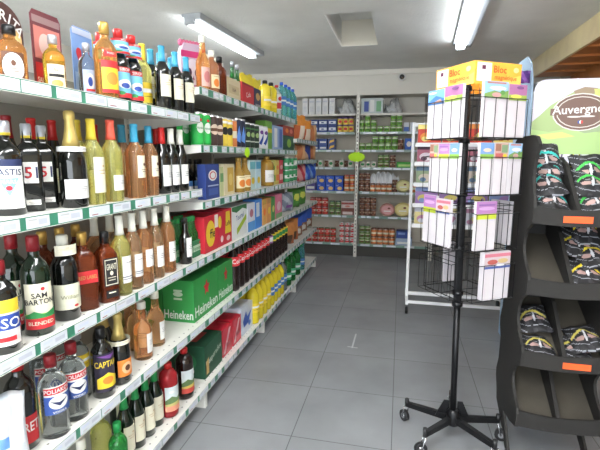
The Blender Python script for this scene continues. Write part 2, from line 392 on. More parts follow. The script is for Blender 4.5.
ORD = ['nearest', 'second nearest', 'third nearest', 'fourth nearest', 'fifth nearest', 'sixth nearest', 'seventh nearest', 'eighth nearest', 'ninth nearest', 'tenth nearest']
ORDL = ['leftmost', 'second from left', 'third from left', 'fourth from left', 'fifth from left', 'sixth from left', 'seventh from left', 'eighth from left', 'ninth from left', 'tenth from left']

# ================================================================== the room
PLASTER = M((236, 236, 233), .9, noise=.05, nscale=3, bump=.5, bscale=45)
WALLM = M((214, 211, 202), .85, noise=.03, nscale=4, bump=.1, bscale=80)
def floor_mat():
    m = bpy.data.materials.new('floor_tiles'); m.use_nodes = True; nt = m.node_tree; p = nt.nodes['Principled BSDF']
    tc = nt.nodes.new('ShaderNodeTexCoord'); mp = nt.nodes.new('ShaderNodeMapping'); mp.inputs['Location'].default_value = (.492, -1.986+.0, 0)
    nt.links.new(tc.outputs['Object'], mp.inputs['Vector'])
    b = nt.nodes.new('ShaderNodeTexBrick'); b.offset = 0; b.squash = 1
    b.inputs['Scale'].default_value = 1; b.inputs['Brick Width'].default_value = .5; b.inputs['Row Height'].default_value = .5
    b.inputs['Mortar Size'].default_value = .0022; b.inputs['Mortar Smooth'].default_value = .1; b.inputs['Bias'].default_value = 0
    b.inputs['Color1'].default_value = lin((130, 132, 135)) + (1,); b.inputs['Color2'].default_value = lin((137, 139, 142)) + (1,)
    b.inputs['Mortar'].default_value = lin((74, 75, 76)) + (1,)
    nt.links.new(mp.outputs[0], b.inputs['Vector'])
    n = nt.nodes.new('ShaderNodeTexNoise'); n.inputs['Scale'].default_value = 3.2; n.inputs['Detail'].default_value = 7
    nt.links.new(tc.outputs['Object'], n.inputs['Vector'])
    mr = nt.nodes.new('ShaderNodeMapRange'); mr.inputs['From Min'].default_value = .3; mr.inputs['From Max'].default_value = .7
    mr.inputs['To Min'].default_value = .86; mr.inputs['To Max'].default_value = 1.12
    nt.links.new(n.outputs['Fac'], mr.inputs['Value'])
    mx = nt.nodes.new('ShaderNodeVectorMath'); mx.operation = 'SCALE'
    nt.links.new(b.outputs['Color'], mx.inputs[0]); nt.links.new(mr.outputs[0], mx.inputs['Scale']); nt.links.new(mx.outputs[0], p.inputs['Base Color'])
    p.inputs['Roughness'].default_value = .36
    bp = nt.nodes.new('ShaderNodeBump'); bp.inputs['Strength'].default_value = .25; bp.inputs['Distance'].default_value = .002; bp.invert = True
    nt.links.new(b.outputs['Fac'], bp.inputs['Height']); nt.links.new(bp.outputs[0], p.inputs['Normal'])
    return m
def struct(name, mb): return prop(part(name, mb.build(name)), kind='structure')
mb = MB(); mb.box(-3.5, -2.6, -.1, 2.1, 6.7, 0, floor_mat()); struct('floor', mb)
HX0, HX1, HY0, HY1 = -.66, -.28, 3.77, 4.86
mb = MB()
mb.box(-3.5, -2.6, CEIL, HX0, 6.7, CEIL+.3, PLASTER); mb.box(HX1, -2.6, CEIL, 2.1, 6.7, CEIL+.3, PLASTER)
mb.box(HX0, -2.6, CEIL, HX1, HY0, CEIL+.3, PLASTER); mb.box(HX0, HY1, CEIL, HX1, 6.7, CEIL+.3, PLASTER); mb.box(HX0, HY1-.004, CEIL+.002, HX1, HY1, CEIL+.26, M((236, 230, 214), .9, bump=.1))
mb.box(HX0, HY0, CEIL+.26, HX1, HY1, CEIL+.3, PLASTER)
struct('ceiling', mb)
mb = MB(); mb.box(-3.5, 6.6, 0, 2.1, 6.7, CEIL, WALLM); struct('wall_back', mb)
mb = MB(); mb.box(-3.6, -2.6, 0, -3.5, 6.7, CEIL, WALLM); struct('wall_left', mb)
mb = MB(); mb.box(2.0, -2.6, 0, 2.1, 6.6, CEIL, M((190, 178, 160), .85, noise=.04)); struct('wall_right', mb)
mb = MB(); mb.box(-3.5, 6.22, 2.24, 1.46, 6.6, CEIL, M((226, 223, 214), .8, bump=.06)); mb.box(-3.5, 6.19, 2.5, 1.46, 6.22, CEIL, M((232, 229, 220), .8)); struct('trim_1', mb)
DOORM = M((112, 106, 98), .6, noise=.05)
mb = MB(); mb.box(.34, 6.56, 0, 1.3, 6.6, 2.2, DOORM); mb.box(.30, 6.54, 0, .34, 6.6, 2.24, M((128, 120, 110), .6)); mb.box(1.3, 6.54, 0, 1.34, 6.6, 2.24, M((128, 120, 110), .6)); dr = struct('door_1', mb)
mb = MB(); mb.tube((.42, 6.50, 1.02), (.54, 6.50, 1.02), .01, TIN); mb.tube((.42, 6.56, 1.02), (.42, 6.50, 1.02), .008, TIN); part('door_handle', mb.build(), dr)
# pine bulkhead along the right wall
PINE = M((250, 226, 176), .28, noise=.10, nscale=5, coat=.4); PINE2 = M((190, 124, 66), .45, noise=.14, nscale=6)
mb = MB(); mb.box(1.5, 1.2, 2.36, 1.53, 6.1, CEIL, PINE); mb.box(1.53, 1.2, 2.38, 2.0, 6.1, 2.40, PINE2)
for i in range(12): mb.box(1.53, 1.25+i*.4, 2.36, 2.0, 1.29+i*.4, 2.38, PINE2)
mb.box(1.96, 1.2, 1.6, 2.0, 6.1, 2.38, PINE2)
struct('trim_2', mb)

# ceiling lamps
LAMP = M((244, 250, 255), .4, emit=9); HOUS = M((170, 174, 178), .5)
for (ax, ay, bx, by, txt) in ((-1.70, 3.50, -1.60, 4.90, 'long white fluorescent batten lamp on the ceiling above the bottle shelves'),
                              (.495, 3.38, .575, 4.95, 'white fluorescent batten lamp on the ceiling above the postcard carousel')):
    L = sqrt((bx-ax)**2+(by-ay)**2); a = atan2(bx-ax, by-ay)
    t = thing('ceiling_lamp', txt, 'ceiling lamp', ((ax+bx)/2, (ay+by)/2, CEIL), -a)
    mb = MB(); mb.box(-.015, -L/2, -.05, .075, L/2, -.001, HOUS, .006); mb.box(-.10, -L/2, -.022, .0, L/2, -.001, HOUS, .004); part('lamp_housing', mb.build(), t)  # left plate added to keep the diffuser's light off the ceiling
    mb = MB(); mb.box(-.075, -L/2+.03, -.085, .01, L/2-.09, -.02, LAMP, .02); part('diffuser', mb.build(), t)
    for s in (-1, 1):
        mb = MB(); ye = -L/2+.015 if s < 0 else L/2-.075
        mb.box(-.076, ye-.015, -.086, .012, ye+.015, -.015, HOUS, .005); part('end_cap', mb.build(), t)
# small dome on the beam
p = un(402, 77, 'Y', 6.18); t = thing('security_camera', 'small round dome camera mounted on the beam above the back shelves', 'camera', p)
mb = MB(); mb.lathe([(.05, -.004), (.05, .008), (.044, .012)], M((225, 225, 222), .4), 24); o = part('mounting_ring', mb.build(), t, rot=(radians(90), 0, 0))
mb = MB(); mb.lathe([(.034, .012), (.032, .024), (.022, .034), (.006, .04)], M((60, 62, 66), .15, coat=.5), 20); part('dome', mb.build(), t, rot=(radians(90), 0, 0))

# worn tape mark on the floor
p0 = un(356, 334, 'Z', 0); p1 = un(352, 348, 'Z', 0); q0 = un(347.5, 346.5, 'Z', 0); q1 = un(357.5, 348, 'Z', 0)
mb = MB(); TAPE = M((196, 198, 200), .7)
def strip(a, b, w):
    a, b = a.copy(), b.copy(); d = (b-a).normalized(); n = Vector((-d.y, d.x, 0))*w/2
    mb.add([a-n, b-n, b+n, a+n, a-n+Vector((0, 0, .0008)), b-n+Vector((0, 0, .0008)), b+n+Vector((0, 0, .0008)), a+n+Vector((0, 0, .0008))],
           [(4, 5, 6, 7), (0, 1, 5, 4), (1, 2, 6, 5), (2, 3, 7, 6), (3, 0, 4, 7)], TAPE)
strip(p0, p1, .012); strip(q0, q1, .010)
prop(part('tape_mark', mb.build()), 'pale worn tape mark shaped like a T on the grey floor tiles', 'tape mark')

# ================================================================== gondola shelving
GX, GB = -1.02, -1.44
SHW = M((222, 221, 214), .4, noise=.02); PANEL = M((150, 147, 138), .7); RAIL = M((56, 124, 98), .35, coat=.3); SLOT = M((90, 90, 86), .6)
TAGM = M((208, 213, 220), .35, coat=.3); TAGB = M((200, 208, 228), .5)
_tag = {}
def tag_mesh(L, v):
    k = (round(L, 3), v)
    if k not in _tag:
        mb = MB(); mb.box(0, -L/2, -.016, .0016, L/2, .016, TAGM)
        x = .0019
        def q(a, b, c, d, m): mb.add([(x, a, c), (x, b, c), (x, b, d), (x, a, d)], [(0, 1, 2, 3)], m)
        if v == 0: q(-L*.42, -L*.1, .002, .010, TAGB); q(.02*L, .4*L, -.006, .006, P(196, 202, 216)); q(-L*.4, -L*.2, -.011, -.007, LGREY)
        elif v == 1: q(-L*.3, L*.1, -.002, .008, TAGB); q(-L*.4, -L*.1, -.011, -.008, P(150, 60, 60))
        else: q(L*.0, L*.38, -.008, .008, P(196, 202, 216)); q(-L*.42, -L*.06, .006, .010, LGREY); q(-L*.42, -L*.1, -.004, 0, TAGB)
        _tag[k] = mb.build('tag')
    return _tag[k]
def gondola(y0, y1, zs, txt, tl, gap, feet=True, ends=(1, 1)):
    t = thing('shelving_unit', txt, 'shelving', (GX, y0, 0), 0, 'white gondola shelving along the left side')
    L = y1-y0
    rnd = random.Random(int(y0*100))
    mb = MB(); mb.box(GB-GX-.02, .003, .02, GB-GX, L-.003, zs[-1]+.12, PANEL); part('back_panel', mb.build(), t)
    mb = MB()
    mb.box(GB-GX-.03, L-.03, 0, GB-GX+.012, L-.003, zs[-1]+.14, SHW)
    for k in range(int(zs[-1]/.05)): mb.box(GB-GX+.0121, L-.02, .05+k*.05, GB-GX+.0124, L-.013, .075+k*.05, SLOT)
    part('upright', mb.build(), t)
    if feet:
        mb = MB(); mb.prism([(GB-GX, 0), (-.006, 0), (-.006, .085), (GB-GX, .1)], 0, .001, SHW, 'y'); mb = MB()
        mb.box(GB-GX, L-.034, 0, -.004, L-.003, zs[0]-.03, SHW, .003); part('base_foot', mb.build(), t)
        mb = MB(); mb.box(-.1, .003, .0, -.085, L-.036, zs[0]-.03, M((120, 120, 118), .6)); part('kick_plate', mb.build(), t)
    for i, z in enumerate(zs):
        mb = MB(); mb.box(GB-GX, .002, -.012, 0, L-.002, 0, SHW, .001)
        mb.box(-.004, .002, -.036, 0, L-.002, -.0115, SHW)
        nd = int(L/.05)
        for k in range(nd): mb.add([(-.034, .03+k*.05, .0004), (-.028, .03+k*.05, .0004), (-.028, .038+k*.05, .0004), (-.034, .038+k*.05, .0004)], [(0, 1, 2, 3)], SLOT)
        if i:
            for yy in (.004, L-.008):
                mb.prism([(GB-GX, -.0125), (-.005, -.0125), (-.005, -.036), (-.12, -.05), (GB-GX, -.075)], yy, yy+.004, SHW, 'y')
        sh = part('shelf', mb.build(), t, (0, 0, z))
        mb = MB(); mb.box(.0002, .004, -.036, .003, L-.004, .002, RAIL); mb.box(.0002, .004, .002, .0045, L-.004, .0035, SHW); mb.box(.0002, .004, -.0375, .0045, L-.004, -.036, SHW)
        part('price_rail', mb.build(), sh)
        y = .03
        while y < L-tl*.6:
            l = tl*rnd.choice((.8, 1, 1, 1.15)); l = min(l, L-.006-y)
            if l > tl*.4: part('price_tag', tag_mesh(l, rnd.randrange(3)), sh, (.0032, y+l/2, -.017))
            y += l+gap*rnd.choice((.25, 1, 1, 1.6))
    return t
ZN = [.13, .51, .865, 1.237, 1.614]; ZF = [.13, .51, .865, 1.165, 1.465, 1.76]; ZC = [.13, .51, .86, 1.13, 1.37, 1.585]
gondola(.62, 2.15, ZN, 'white shelving bay nearest the camera, holding the wine and spirit bottles', .105, .022)
gondola(2.15, 3.25, ZF, 'white shelving bay holding the green beer packs and green cans', .07, .045)
gondola(3.25, 4.35, ZF, 'white shelving bay holding the cola bottles and juice cartons', .07, .045)
gondola(4.35, 5.45, ZC, 'white low shelving bay at the far end of the left aisle', .07, .05)

# ================================================================== near bay: top shelf
z = ZN[4]
CAPG = M((196, 160, 84), .3, .5); CAPW = M((226, 226, 214), .4); CAPR = M((190, 36, 36), .35); CAPB = M((56, 150, 186), .4); CAPK = M((20, 20, 22), .3)
CAPSIL = M((178, 182, 190), .3, .5); CAPY = M((214, 190, 60), .4); CAPCOR = M((228, 96, 76), .4); CAPDR = M((130, 24, 32), .4); CAPGRN = M((30, 140, 70), .4); CAPBL = M((40, 80, 190), .35)
def giftpack(txt, a, b, ytop, X, z, cardm, ops, arch, bkind, bH, bR, glass, cap, labs, bpx, grp=None, bz=-38):
    y0, y1 = Yat(a, X, z+.1), Yat(b, X, z+.1); w = y1-y0; h = Zat((a+b)/2, ytop, X)-z; yc = (y0+y1)/2
    t = thing('gift_pack', txt, 'gift pack', (X, yc, z), 0, grp)
    if arch: pts = [(-w/2, 0), (w/2, 0), (w/2, h*.72)] + [(w/2*cos(q), h*.72+h*.28*sin(q)) for q in [pi*k/16 for k in range(1, 16)]] + [(-w/2, h*.72)]
    else: pts = [(-w/2, 0), (w/2, 0), (w/2, h*.94), (w/2-.012, h), (-w/2+.012, h), (-w/2, h*.94)]
    mb = MB(); mb.prism(pts, -.003, 0, cardm, 'x'); part('backing_card', mb.build(), t)
    part('card_print', picture(w, h, None, ops, flatmap(.0002, 0)), t)
    mb = MB(); mb.box(0, -w/2+.002, 0, .10, w/2-.002, .004, cardm); part('card_base', mb.build(), t)
    y = Yat(bpx, X+.052, z+.1)-yc
    g = part('glass_body', bottle_mesh(bkind, bH, bR, glass), t, (.052, y, .004), (0, 0, radians(bz)))
    part('cap', cap_mesh(bkind, bH, bR, cap), g)
    for z0, hh, arc, des in labs: part('paper_label', label_mesh(bR, arc, z0*bH, hh*bH, des, bkind == 'square'), g)
    return t
def arctext(s, cx, cy, r, h, m, a0, a1):
    n = len(s); o = []
    for i, ch in enumerate(s):
        a = a0+(a1-a0)*i/(n-1); o.append(('t', ch, cx+r*cos(a), cy+r*.5*sin(a), h, m, 1, (a-pi/2)*.7))
    return o
giftpack('orange liqueur bottle on an arched brown card lettered in white, at the left edge', -14, 31, 4, -1.27, z, P(70, 40, 34),
         [('e', .1, .38, .16, .3, P(214, 150, 60)), ('e', .82, .62, .13, .12, P(226, 190, 120)), ('r', .70, .1, .93, .5, P(200, 110, 50)), ('e', .45, .35, .25, .3, P(110, 90, 80))] +
         arctext('ALGRITA', .5, .64, .42, .12, WHITE, radians(142), radians(24)), True, 'spirit', .195, .044, 'amber', CAPK, [(.10, .46, 1.5, 'marg')], 17)
giftpack('gold tequila bottle against a maroon backing card with red print', 37, 66, 16, -1.24, z, P(104, 40, 48),
         [('r', .04, .86, .96, .94, P(150, 120, 120)), ('r', .06, .45, .94, .82, P(206, 120, 110)), ('r', .05, .05, .45, .4, RED), ('e', .4, .62, .2, .13, P(226, 190, 180)), T('SALSA', .25, .2, .06, WHITE, .35)], False,
         'spirit', .20, .035, 'gold', CAPSIL, [(.08, .42, 1.7, 'tequila')], 57)
giftpack('clear spirit bottle against a pale blue card with a red heart', 68, 89, 27, -1.21, z, P(120, 156, 214),
         [('e', .3, .66, .13, .07, RED), ('p', [(.17, .65), (.43, .65), (.3, .5)], RED), ('r', .05, .05, .4, .4, P(170, 200, 236)), ('r', .02, .9, .98, .98, P(190, 200, 226))], False,
         'spirit', .205, .031, 'clear', CAPSIL, [(.10, .42, 1.6, 'vodkar')], 82)
bottle('rum_bottle', 'clear bottle of amber rum with gold cap and red and yellow label, top shelf', 'bottle', 'spirit', 104, -1.085, z, .272, .040, 'amber', CAPG, [(.08, .42, 1.8, 'rum'), (.55, .07, 1.2, 'et')])
bottle('syrup_bottle', 'dark bottle with red and blue neck wrap, nearer of the two in front', 'bottle', 'long', 119, -1.075, z, .27, .037, 'dark', CAPR, [(.06, .42, 2.2, 'syrup'), (.66, .20, 2.6, 'syrup')])
bottle('syrup_bottle', 'dark bottle with red and blue neck wrap, farther of the two in front', 'bottle', 'long', 133, -1.075, z, .27, .037, 'dark', CAPR, [(.06, .42, 2.2, 'syrup'), (.66, .20, 2.6, 'syrup')])
bottle('syrup_bottle', 'dark bottle with red cap standing behind the clear heart card bottle', 'bottle', 'long', 103, -1.22, z, .29, .037, 'dark', CAPR, [(.64, .22, 2.6, 'syrup')])
bottle('syrup_bottle', 'dark bottle with red and blue neck, behind the gold capped rum', 'bottle', 'long', 119, -1.20, z, .285, .037, 'dark', CAPR, [(.64, .22, 2.6, 'syrup')])
bottle('wine_bottle', 'green bottle with yellow capsule behind the heart card pack', 'bottle', 'wine', 92, -1.30, z, .30, .037, 'ygreen', CAPY)
bottle('wine_bottle', 'green bottle with yellow capsule behind the two blue and red labelled bottles', 'bottle', 'wine', 144, -1.165, z, .295, .037, 'ygreen', CAPY, [(.12, .3, 2, 'yellowlab')])
for i, px in enumerate((163, 176, 187)):
    bottle('wine_bottle', ORD[i]+' blue capped red wine bottle in the front row of the top shelf', 'bottle', 'wine', px, -1.075, z, .285, .036, 'dark', CAPB, [(.22, .34, 2.4, 'plain')], rz=-5, group='blue capped red wines in front')
for i, px in enumerate((152, 161, 172)):
    bottle('wine_bottle', ORD[i]+' blue capped red wine bottle in the back row of the top shelf', 'bottle', 'wine', px, -1.17, z, .29, .036, 'dark', CAPB, [(.22, .34, 2.4, 'plain')], group='blue capped red wines behind')
for i, px in enumerate((166, 174)):
    bottle('spirit_bottle', ('nearer' if i == 0 else 'farther')+' tall clear bottle with pale cap behind the blue capped wines', 'bottle', 'long', px, -1.29, z, .35, .036, 'clear', CAPSIL, [(.15, .3, 2, 'white')])

# ================================================================== near bay: second shelf
z = ZN[3]
bottle('aniseed_bottle', 'dark aniseed bottle with silver cap and tall white label lettered PASTIS', 'bottle', 'spirit', 8, -1.115, z, .27, .043, 'dark', CAPSIL, [(.08, .52, 2.0, 'pastis')], rz=-40, band=CAPY)
bottle('aniseed_bottle', 'dark bottle with small square 51 label, nearer of the two', 'bottle', 'square', 31, -1.13, z, .268, .034, 'dark', CAPSIL, [(.33, .24, 1.1, '51'), (.08, .06, 1.2, '51b')], rz=-38, band=CAPY)
bottle('aniseed_bottle', 'dark bottle with small square 51 label, beside the gold foiled sparkling wine', 'bottle', 'square', 52, -1.13, z, .268, .034, 'dark', CAPSIL, [(.33, .24, 1.1, '51'), (.08, .06, 1.2, '51b')], rz=-38, band=CAPY)
bottle('sparkling_wine_bottle', 'dark sparkling wine bottle with gold foil neck and white band, second shelf', 'bottle', 'champ', 68, -1.085, z, .318, .043, 'dark', GOLD, [(.10, .20, 2.2, 'white'), (.585, .05, 4.5, 'white')])
bottle('wine_bottle', 'white wine bottle with yellow neck just behind the gold foiled sparkling wine', 'bottle', 'wine', 80, -1.16, z, .30, .037, 'ygreen', CAPY, [(.15, .42, 1.8, 'plain')])
bottle('wine_bottle', 'pale green white wine bottle with yellow neck and tall cream label', 'bottle', 'wine', 94, -1.075, z, .30, .038, 'ygreen', CAPY, [(.14, .42, 1.9, 'plain')], rz=5)
bottle('wine_bottle', 'white wine bottle with coral red capsule and low white label', 'bottle', 'wine', 113, -1.075, z, .305, .038, 'ygreen', CAPCOR, [(.14, .19, 1.9, 'white')], rz=5)
bottle('wine_bottle', 'nearest teal capped rose wine bottle, standing a little back', 'bottle', 'wine', 124, -1.15, z, .30, .037, 'rosedeep', CAPB, [(.30, .28, 1.8, 'cream')], rz=5)
bottle('wine_bottle', 'middle teal capped rose wine bottle, standing foremost with cream label', 'bottle', 'wine', 136, -1.07, z, .30, .038, 'rosedeep', CAPB, [(.28, .30, 1.8, 'cream')], rz=8)
bottle('wine_bottle', 'farthest teal capped rose wine bottle on the second shelf', 'bottle', 'wine', 150, -1.08, z, .30, .037, 'rosedeep', CAPB, [(.28, .30, 1.8, 'cream')], rz=8)
bottle('wine_bottle', 'red wine bottle with red capsule behind the farthest teal capped rose', 'bottle', 'wine', 158, -1.16, z, .30, .037, 'dark', CAPR, [(.12, .3, 2, 'white')])
for i, px in enumerate((163, 172, 181)):
    bottle('wine_bottle', ORD[i]+' dark wine bottle with white label at the far end of second shelf', 'bottle', 'burg', px, -1.075, z, .30, .037, 'dark', CAPR if i == 0 else CAPW, [(.12, .32, 2.0, 'white')], rz=0, group='dark wines with white labels on the second shelf')
for i, (px, c, g) in enumerate(((12, CAPDR, 'dark'), (36, CAPR, 'dgreen'), (56, CAPR, 'dark'), (76, CAPR, 'ygreen'), (97, CAPR, 'ygreen'))):
    bottle('wine_bottle', ('far left', 'second from left', 'third from left', 'fourth from left', 'fifth from left')[i]+' red capped bottle in the back row of the second shelf', 'bottle', 'burg', px, -1.26, z, .30, .037, g, c, [(.12, .3, 2, 'plain')])

# ================================================================== near bay: third shelf
z = ZN[2]
bottle('whisky_bottle', 'dark bottle with blue, white and yellow label cut by the left edge', 'bottle', 'spirit', 3, -1.07, z, .26, .042, 'dark', CAPDR, [(.10, .5, 2.2, 'sso')], rz=-40)
bottle('whisky_bottle', 'SAM BARTON whisky bottle with dark red cap, the one set back', 'bottle', 'spirit', 18, -1.165, z, .305, .041, 'dgreen', CAPDR, [(.08, .46, 2.0, 'sam')], rz=-38)
bottle('whisky_bottle', 'SAM BARTON whisky bottle with dark red cap, the one in front', 'bottle', 'spirit', 38, -1.08, z, .305, .042, 'dgreen', CAPDR, [(.08, .46, 2.0, 'sam')], rz=-38)
bottle('whisky_bottle', 'dark whisky bottle with white neck label and pale green label', 'bottle', 'spirit', 67, -1.085, z, .285, .042, 'dark', CAPW, [(.14, .30, 2.6, 'peel'), (.78, .12, 1.8, 'plain')], rz=-30)
bottle('whisky_bottle', 'square amber whisky bottle with slanted red label and gold cap', 'bottle', 'square', 88, -1.085, z, .278, .037, 'brown', CAPG, [(.36, .16, 1.8, 'walker')], rz=-32)
bottle('whisky_bottle', 'amber whisky bottle with black shield label outlined in cream', 'bottle', 'square', 105, -1.07, z, .265, .036, 'brown', CAPK, [(.24, .40, 1.5, 'grant'), (.07, .11, 1.3, 'small')], rz=-25)
bottle('wine_bottle', 'pale white wine bottle with grey capsule and striped white label', 'bottle', 'wine', 121, -1.065, z, .315, .037, 'ygreen', CAPW, [(.16, .34, 1.7, 'whiteline')], rz=0)
cols = ['rose', 'rosedeep', 'rose', 'rosedeep']
for i, px in enumerate((134, 145, 156, 168)):
    bottle('wine_bottle', ORD[i]+' white capped rose wine bottle in front on the third shelf', 'bottle', 'wine', px, -1.065, z, .315, .036, cols[i], CAPW, [(.17+.07*(i == 1), .30-.06*(i == 1), 1.7, 'whiteline' if i == 0 else 'white')], rz=0, group='white capped roses in front')
bottle('wine_bottle', 'last rose wine bottle before the small dark bottle, third shelf', 'bottle', 'wine', 175, -1.11, z, .315, .036, 'rose', CAPW, [(.17, .34, 1.7, 'white')], rz=0)
bottle('beer_bottle', 'small dark bottle with white label beside the green beer packs', 'bottle', 'long', 183, -1.07, z, .235, .032, 'dark', CAPK, [(.16, .42, 1.8, 'white')], rz=0)
for i, (px, c, g, kd) in enumerate(((48, CAPG, 'brown', 'spirit'), (62, CAPG, 'brown', 'spirit'), (79, CAPG, 'brown', 'spirit'), (97, CAPW, 'rosedeep', 'wine'), (112, CAPW, 'rose', 'wine'), (127, CAPW, 'rosedeep', 'wine'), (140, CAPW, 'rose', 'wine'), (153, CAPW, 'rosedeep', 'wine'))):
    bottle('whisky_bottle' if i < 3 else 'wine_bottle', ORD[i if i < 3 else i-3]+(' gold capped brown whisky' if i < 3 else ' white capped rose wine')+' bottle in the back row, third shelf', 'bottle', kd, px, -1.18 if i < 3 else -1.19, z, .29 if i < 3 else .30, .037, g, c, [(.12, .3, 2, 'plain')])

# ================================================================== near bay: fourth shelf
z = ZN[1]
def pat_bag(u, v):
    return P(90, 140, 220) if (u-.5)**2*3+(v-.42)**2*8 < .05 else (P(206, 214, 224) if sin(u*9+v*4) > -.2 else P(226, 230, 236))
for i, (px, w, dz) in enumerate(((-8, .2, 0), (6, .19, .0))):
    bag('snack_bag', ('leftmost' if i == 0 else 'right hand')+' crumpled white and blue plastic pouch at the bottom left edge', 'bag', (-1.075+.03*i, Yat(px, -1.075+.03*i, z+.12), z+.002), w*.65, .23, .06, pat_bag, rz=radians(-40), tilt=radians(-12), seed=i+3, crumple=.3)
bottle('sparkling_wine_bottle', 'dark bottle with red foil cap and red label behind the white pouches', 'bottle', 'spirit', 24, -1.115, z, .30, .042, 'dark', CAPR, [(.08, .30, 2.2, 'et')], rz=-35)
bottle('vodka_bottle', 'POLIAKOV vodka bottle, nearer of the two clear ones', 'bottle', 'vodka', 54, -1.07, z, .272, .043, 'clear', CAPDR, [(.32, .34, 2.0, 'pol')], rz=-25)
bottle('vodka_bottle', 'POLIAKOV vodka bottle, farther of the two clear ones', 'bottle', 'vodka', 74, -1.075, z, .272, .043, 'clear', CAPDR, [(.32, .34, 2.0, 'pol')], rz=-25)
bottle('vodka_bottle', 'clear vodka bottle behind the nearer POLIAKOV bottle', 'bottle', 'vodka', 48, -1.20, z, .29, .042, 'clear', CAPDR, [(.32, .30, 2.0, 'pol')], rz=-25)
bottle('vodka_bottle', 'clear vodka bottle behind the farther POLIAKOV bottle', 'bottle', 'vodka', 66, -1.19, z, .29, .042, 'clear', CAPDR, [(.32, .30, 2.0, 'pol')], rz=-25)
bottle('gin_bottle', 'clear bottle with yellow and white label behind the dark rum', 'bottle', 'spirit', 84, -1.135, z, .27, .038, 'clear', CAPSIL, [(.45, .20, 2.0, 'yellowlab')], rz=-25)
bottle('rum_bottle', 'dark rum bottle with purple and yellow label lettered CAPTAIN', 'bottle', 'spirit', 99, -1.085, z, .268, .040, 'dark', CAPK, [(.10, .56, 2.4, 'capt')], rz=-28)
bottle('sparkling_wine_bottle', 'black sparkling wine bottle with gold neck and orange oval label', 'bottle', 'champ', 120, -1.07, z, .288, .042, 'dark', GOLD, [(.12, .24, 1.8, 'veuve'), (.575, .06, 4.5, 'plain')], rz=-15)
bottle('sparkling_wine_bottle', 'gold necked bottle standing behind the dark CAPTAIN rum', 'bottle', 'champ', 104, -1.2, z, .30, .042, 'dark', GOLD, [(.12, .24, 1.8, 'plain')])
bottle('rose_wine_bottle', 'orange pink rose bottle with square white label, in front', 'bottle', 'long', 143, -1.10, z, .262, .040, 'rosedeep', CAPW, [(.12, .34, 1.5, 'white')], rz=10)
bottle('rose_wine_bottle', 'orange pink rose bottle with square white label, beside the green beer cartons', 'bottle', 'long', 156, -1.12, z, .262, .040, 'rosedeep', CAPW, [(.12, .34, 1.5, 'white')], rz=10)
bottle('rose_wine_bottle', 'rose bottle standing just behind the pair with square white labels', 'bottle', 'long', 136, -1.185, z, .262, .038, 'rosedeep', CAPW, [(.12, .34, 1.5, 'white')], rz=10)
bottle('rose_wine_bottle', 'shadowed rose bottle in the back row of the fourth shelf', 'bottle', 'long', 127, -1.30, z, .262, .038, 'rosedeep', CAPW, [(.12, .34, 1.5, 'white')], rz=10)

# ================================================================== near bay: bottom shelf
z = ZN[0]
bottle('water_bottle', 'clear bottle with white cap at the bottom left of the lowest shelf', 'bottle', 'spirit', 84, -1.10, z, .26, .038, 'clear', CAPW, [(.2, .2, 2, 'white')], rz=-20)
bottle('cider_bottle', 'yellow green bottle standing before the dark bottles on the lowest shelf', 'bottle', 'spirit', 104, -1.13, z, .29, .040, 'ygreen', CAPGRN, [], rz=-20)
bottle('soda_bottle', 'small bright green bottle with green cap on the lowest shelf', 'bottle', 'spirit', 119, -1.06, z, .235, .036, 'green', CAPGRN, [], rz=-20)
for i, px in enumerate((128, 137, 146, 155)):
    bottle('wine_bottle', ORD[i]+' dark green bottle with cream label on the lowest shelf', 'bottle', 'burg', px, -1.105, z, .295, .037, 'dgreen', CAPGRN, [(.12, .40, 2.2, 'plain')], rz=0, group='dark green bottles with cream labels on the lowest shelf')
for i, px in enumerate((118, 130, 143)):
    bottle('wine_bottle', ORD[i]+' dark bottle in the back row of the lowest shelf', 'bottle', 'burg', px, -1.25, z, .295, .037, 'dgreen', CAPGRN, [(.12, .40, 2.2, 'plain')], rz=0, group='dark bottles behind on the lowest shelf')
bottle('sangria_bottle', 'wide red drink bottle with landscape label and pink band', 'bottle', 'jug', 168, -1.085, z, .275, .046, 'red', CAPR, [(.14, .46, 2.4, 'land2')], rz=-15)
bottle('sangria_bottle', 'wide dark red drink bottle with landscape label and red band', 'bottle', 'jug', 185, -1.085, z, .275, .046, 'cola', CAPR, [(.14, .46, 2.4, 'land')], rz=-15)

# ================================================================== far bays: top shelf
z = ZF[5]
t = thing('gift_pack', 'pink gift pack printed with a white skull, at the near end of the upper shelf', 'gift pack', (-1.24, Yat(189, -1.24, z+.1)+.03, z), radians(-35))
mb = MB(); w, h, d = .15, .30, .05
mb.prism([(-w/2, 0), (w/2, 0), (w/2, h*.8), (w*.36, h), (-w*.36, h), (-w/2, h*.8)], -d/2, d/2, P(206, 180, 200), 'x'); part('carton_body', mb.build(), t)
part('front_print', picture(w, h, None, [('r', 0, .74, 1, .86, P(210, 40, 110)), ('e', .5, .45, .34, .27, P(232, 222, 232)), ('e', .34, .46, .1, .08, P(80, 40, 70)), ('e', .66, .46, .1, .08, P(80, 40, 70)), ('p', [(.45, .32), (.55, .32), (.5, .4)], P(150, 60, 110)), ('e', .5, .2, .16, .03, P(190, 120, 160))], flatmap(d/2, 0)), t)
mb = MB()
for i in range(7):
    a = -w/2+w*(i+.5)/7; mb.lathe([(.004, -.02), (.014, -.012), (.014, .008), (.004, .018)], PINK, 10, (0, a, h+.005))
part('flower_trim', mb.build(), t)
bottle('rum_bottle', 'amber bottle with tall white neck, nearest on the upper shelf', 'bottle', 'long', 203, -1.09, z, .30, .038, 'amber', CAPW, [(.10, .34, 1.8, 'pinkround')])
bottle('liqueur_bottle', 'amber bottle with pale cap, second on the upper shelf', 'bottle', 'spirit', 212, -1.09, z, .25, .042, 'tan', CAPW, [(.15, .3, 1.6, 'juice')])
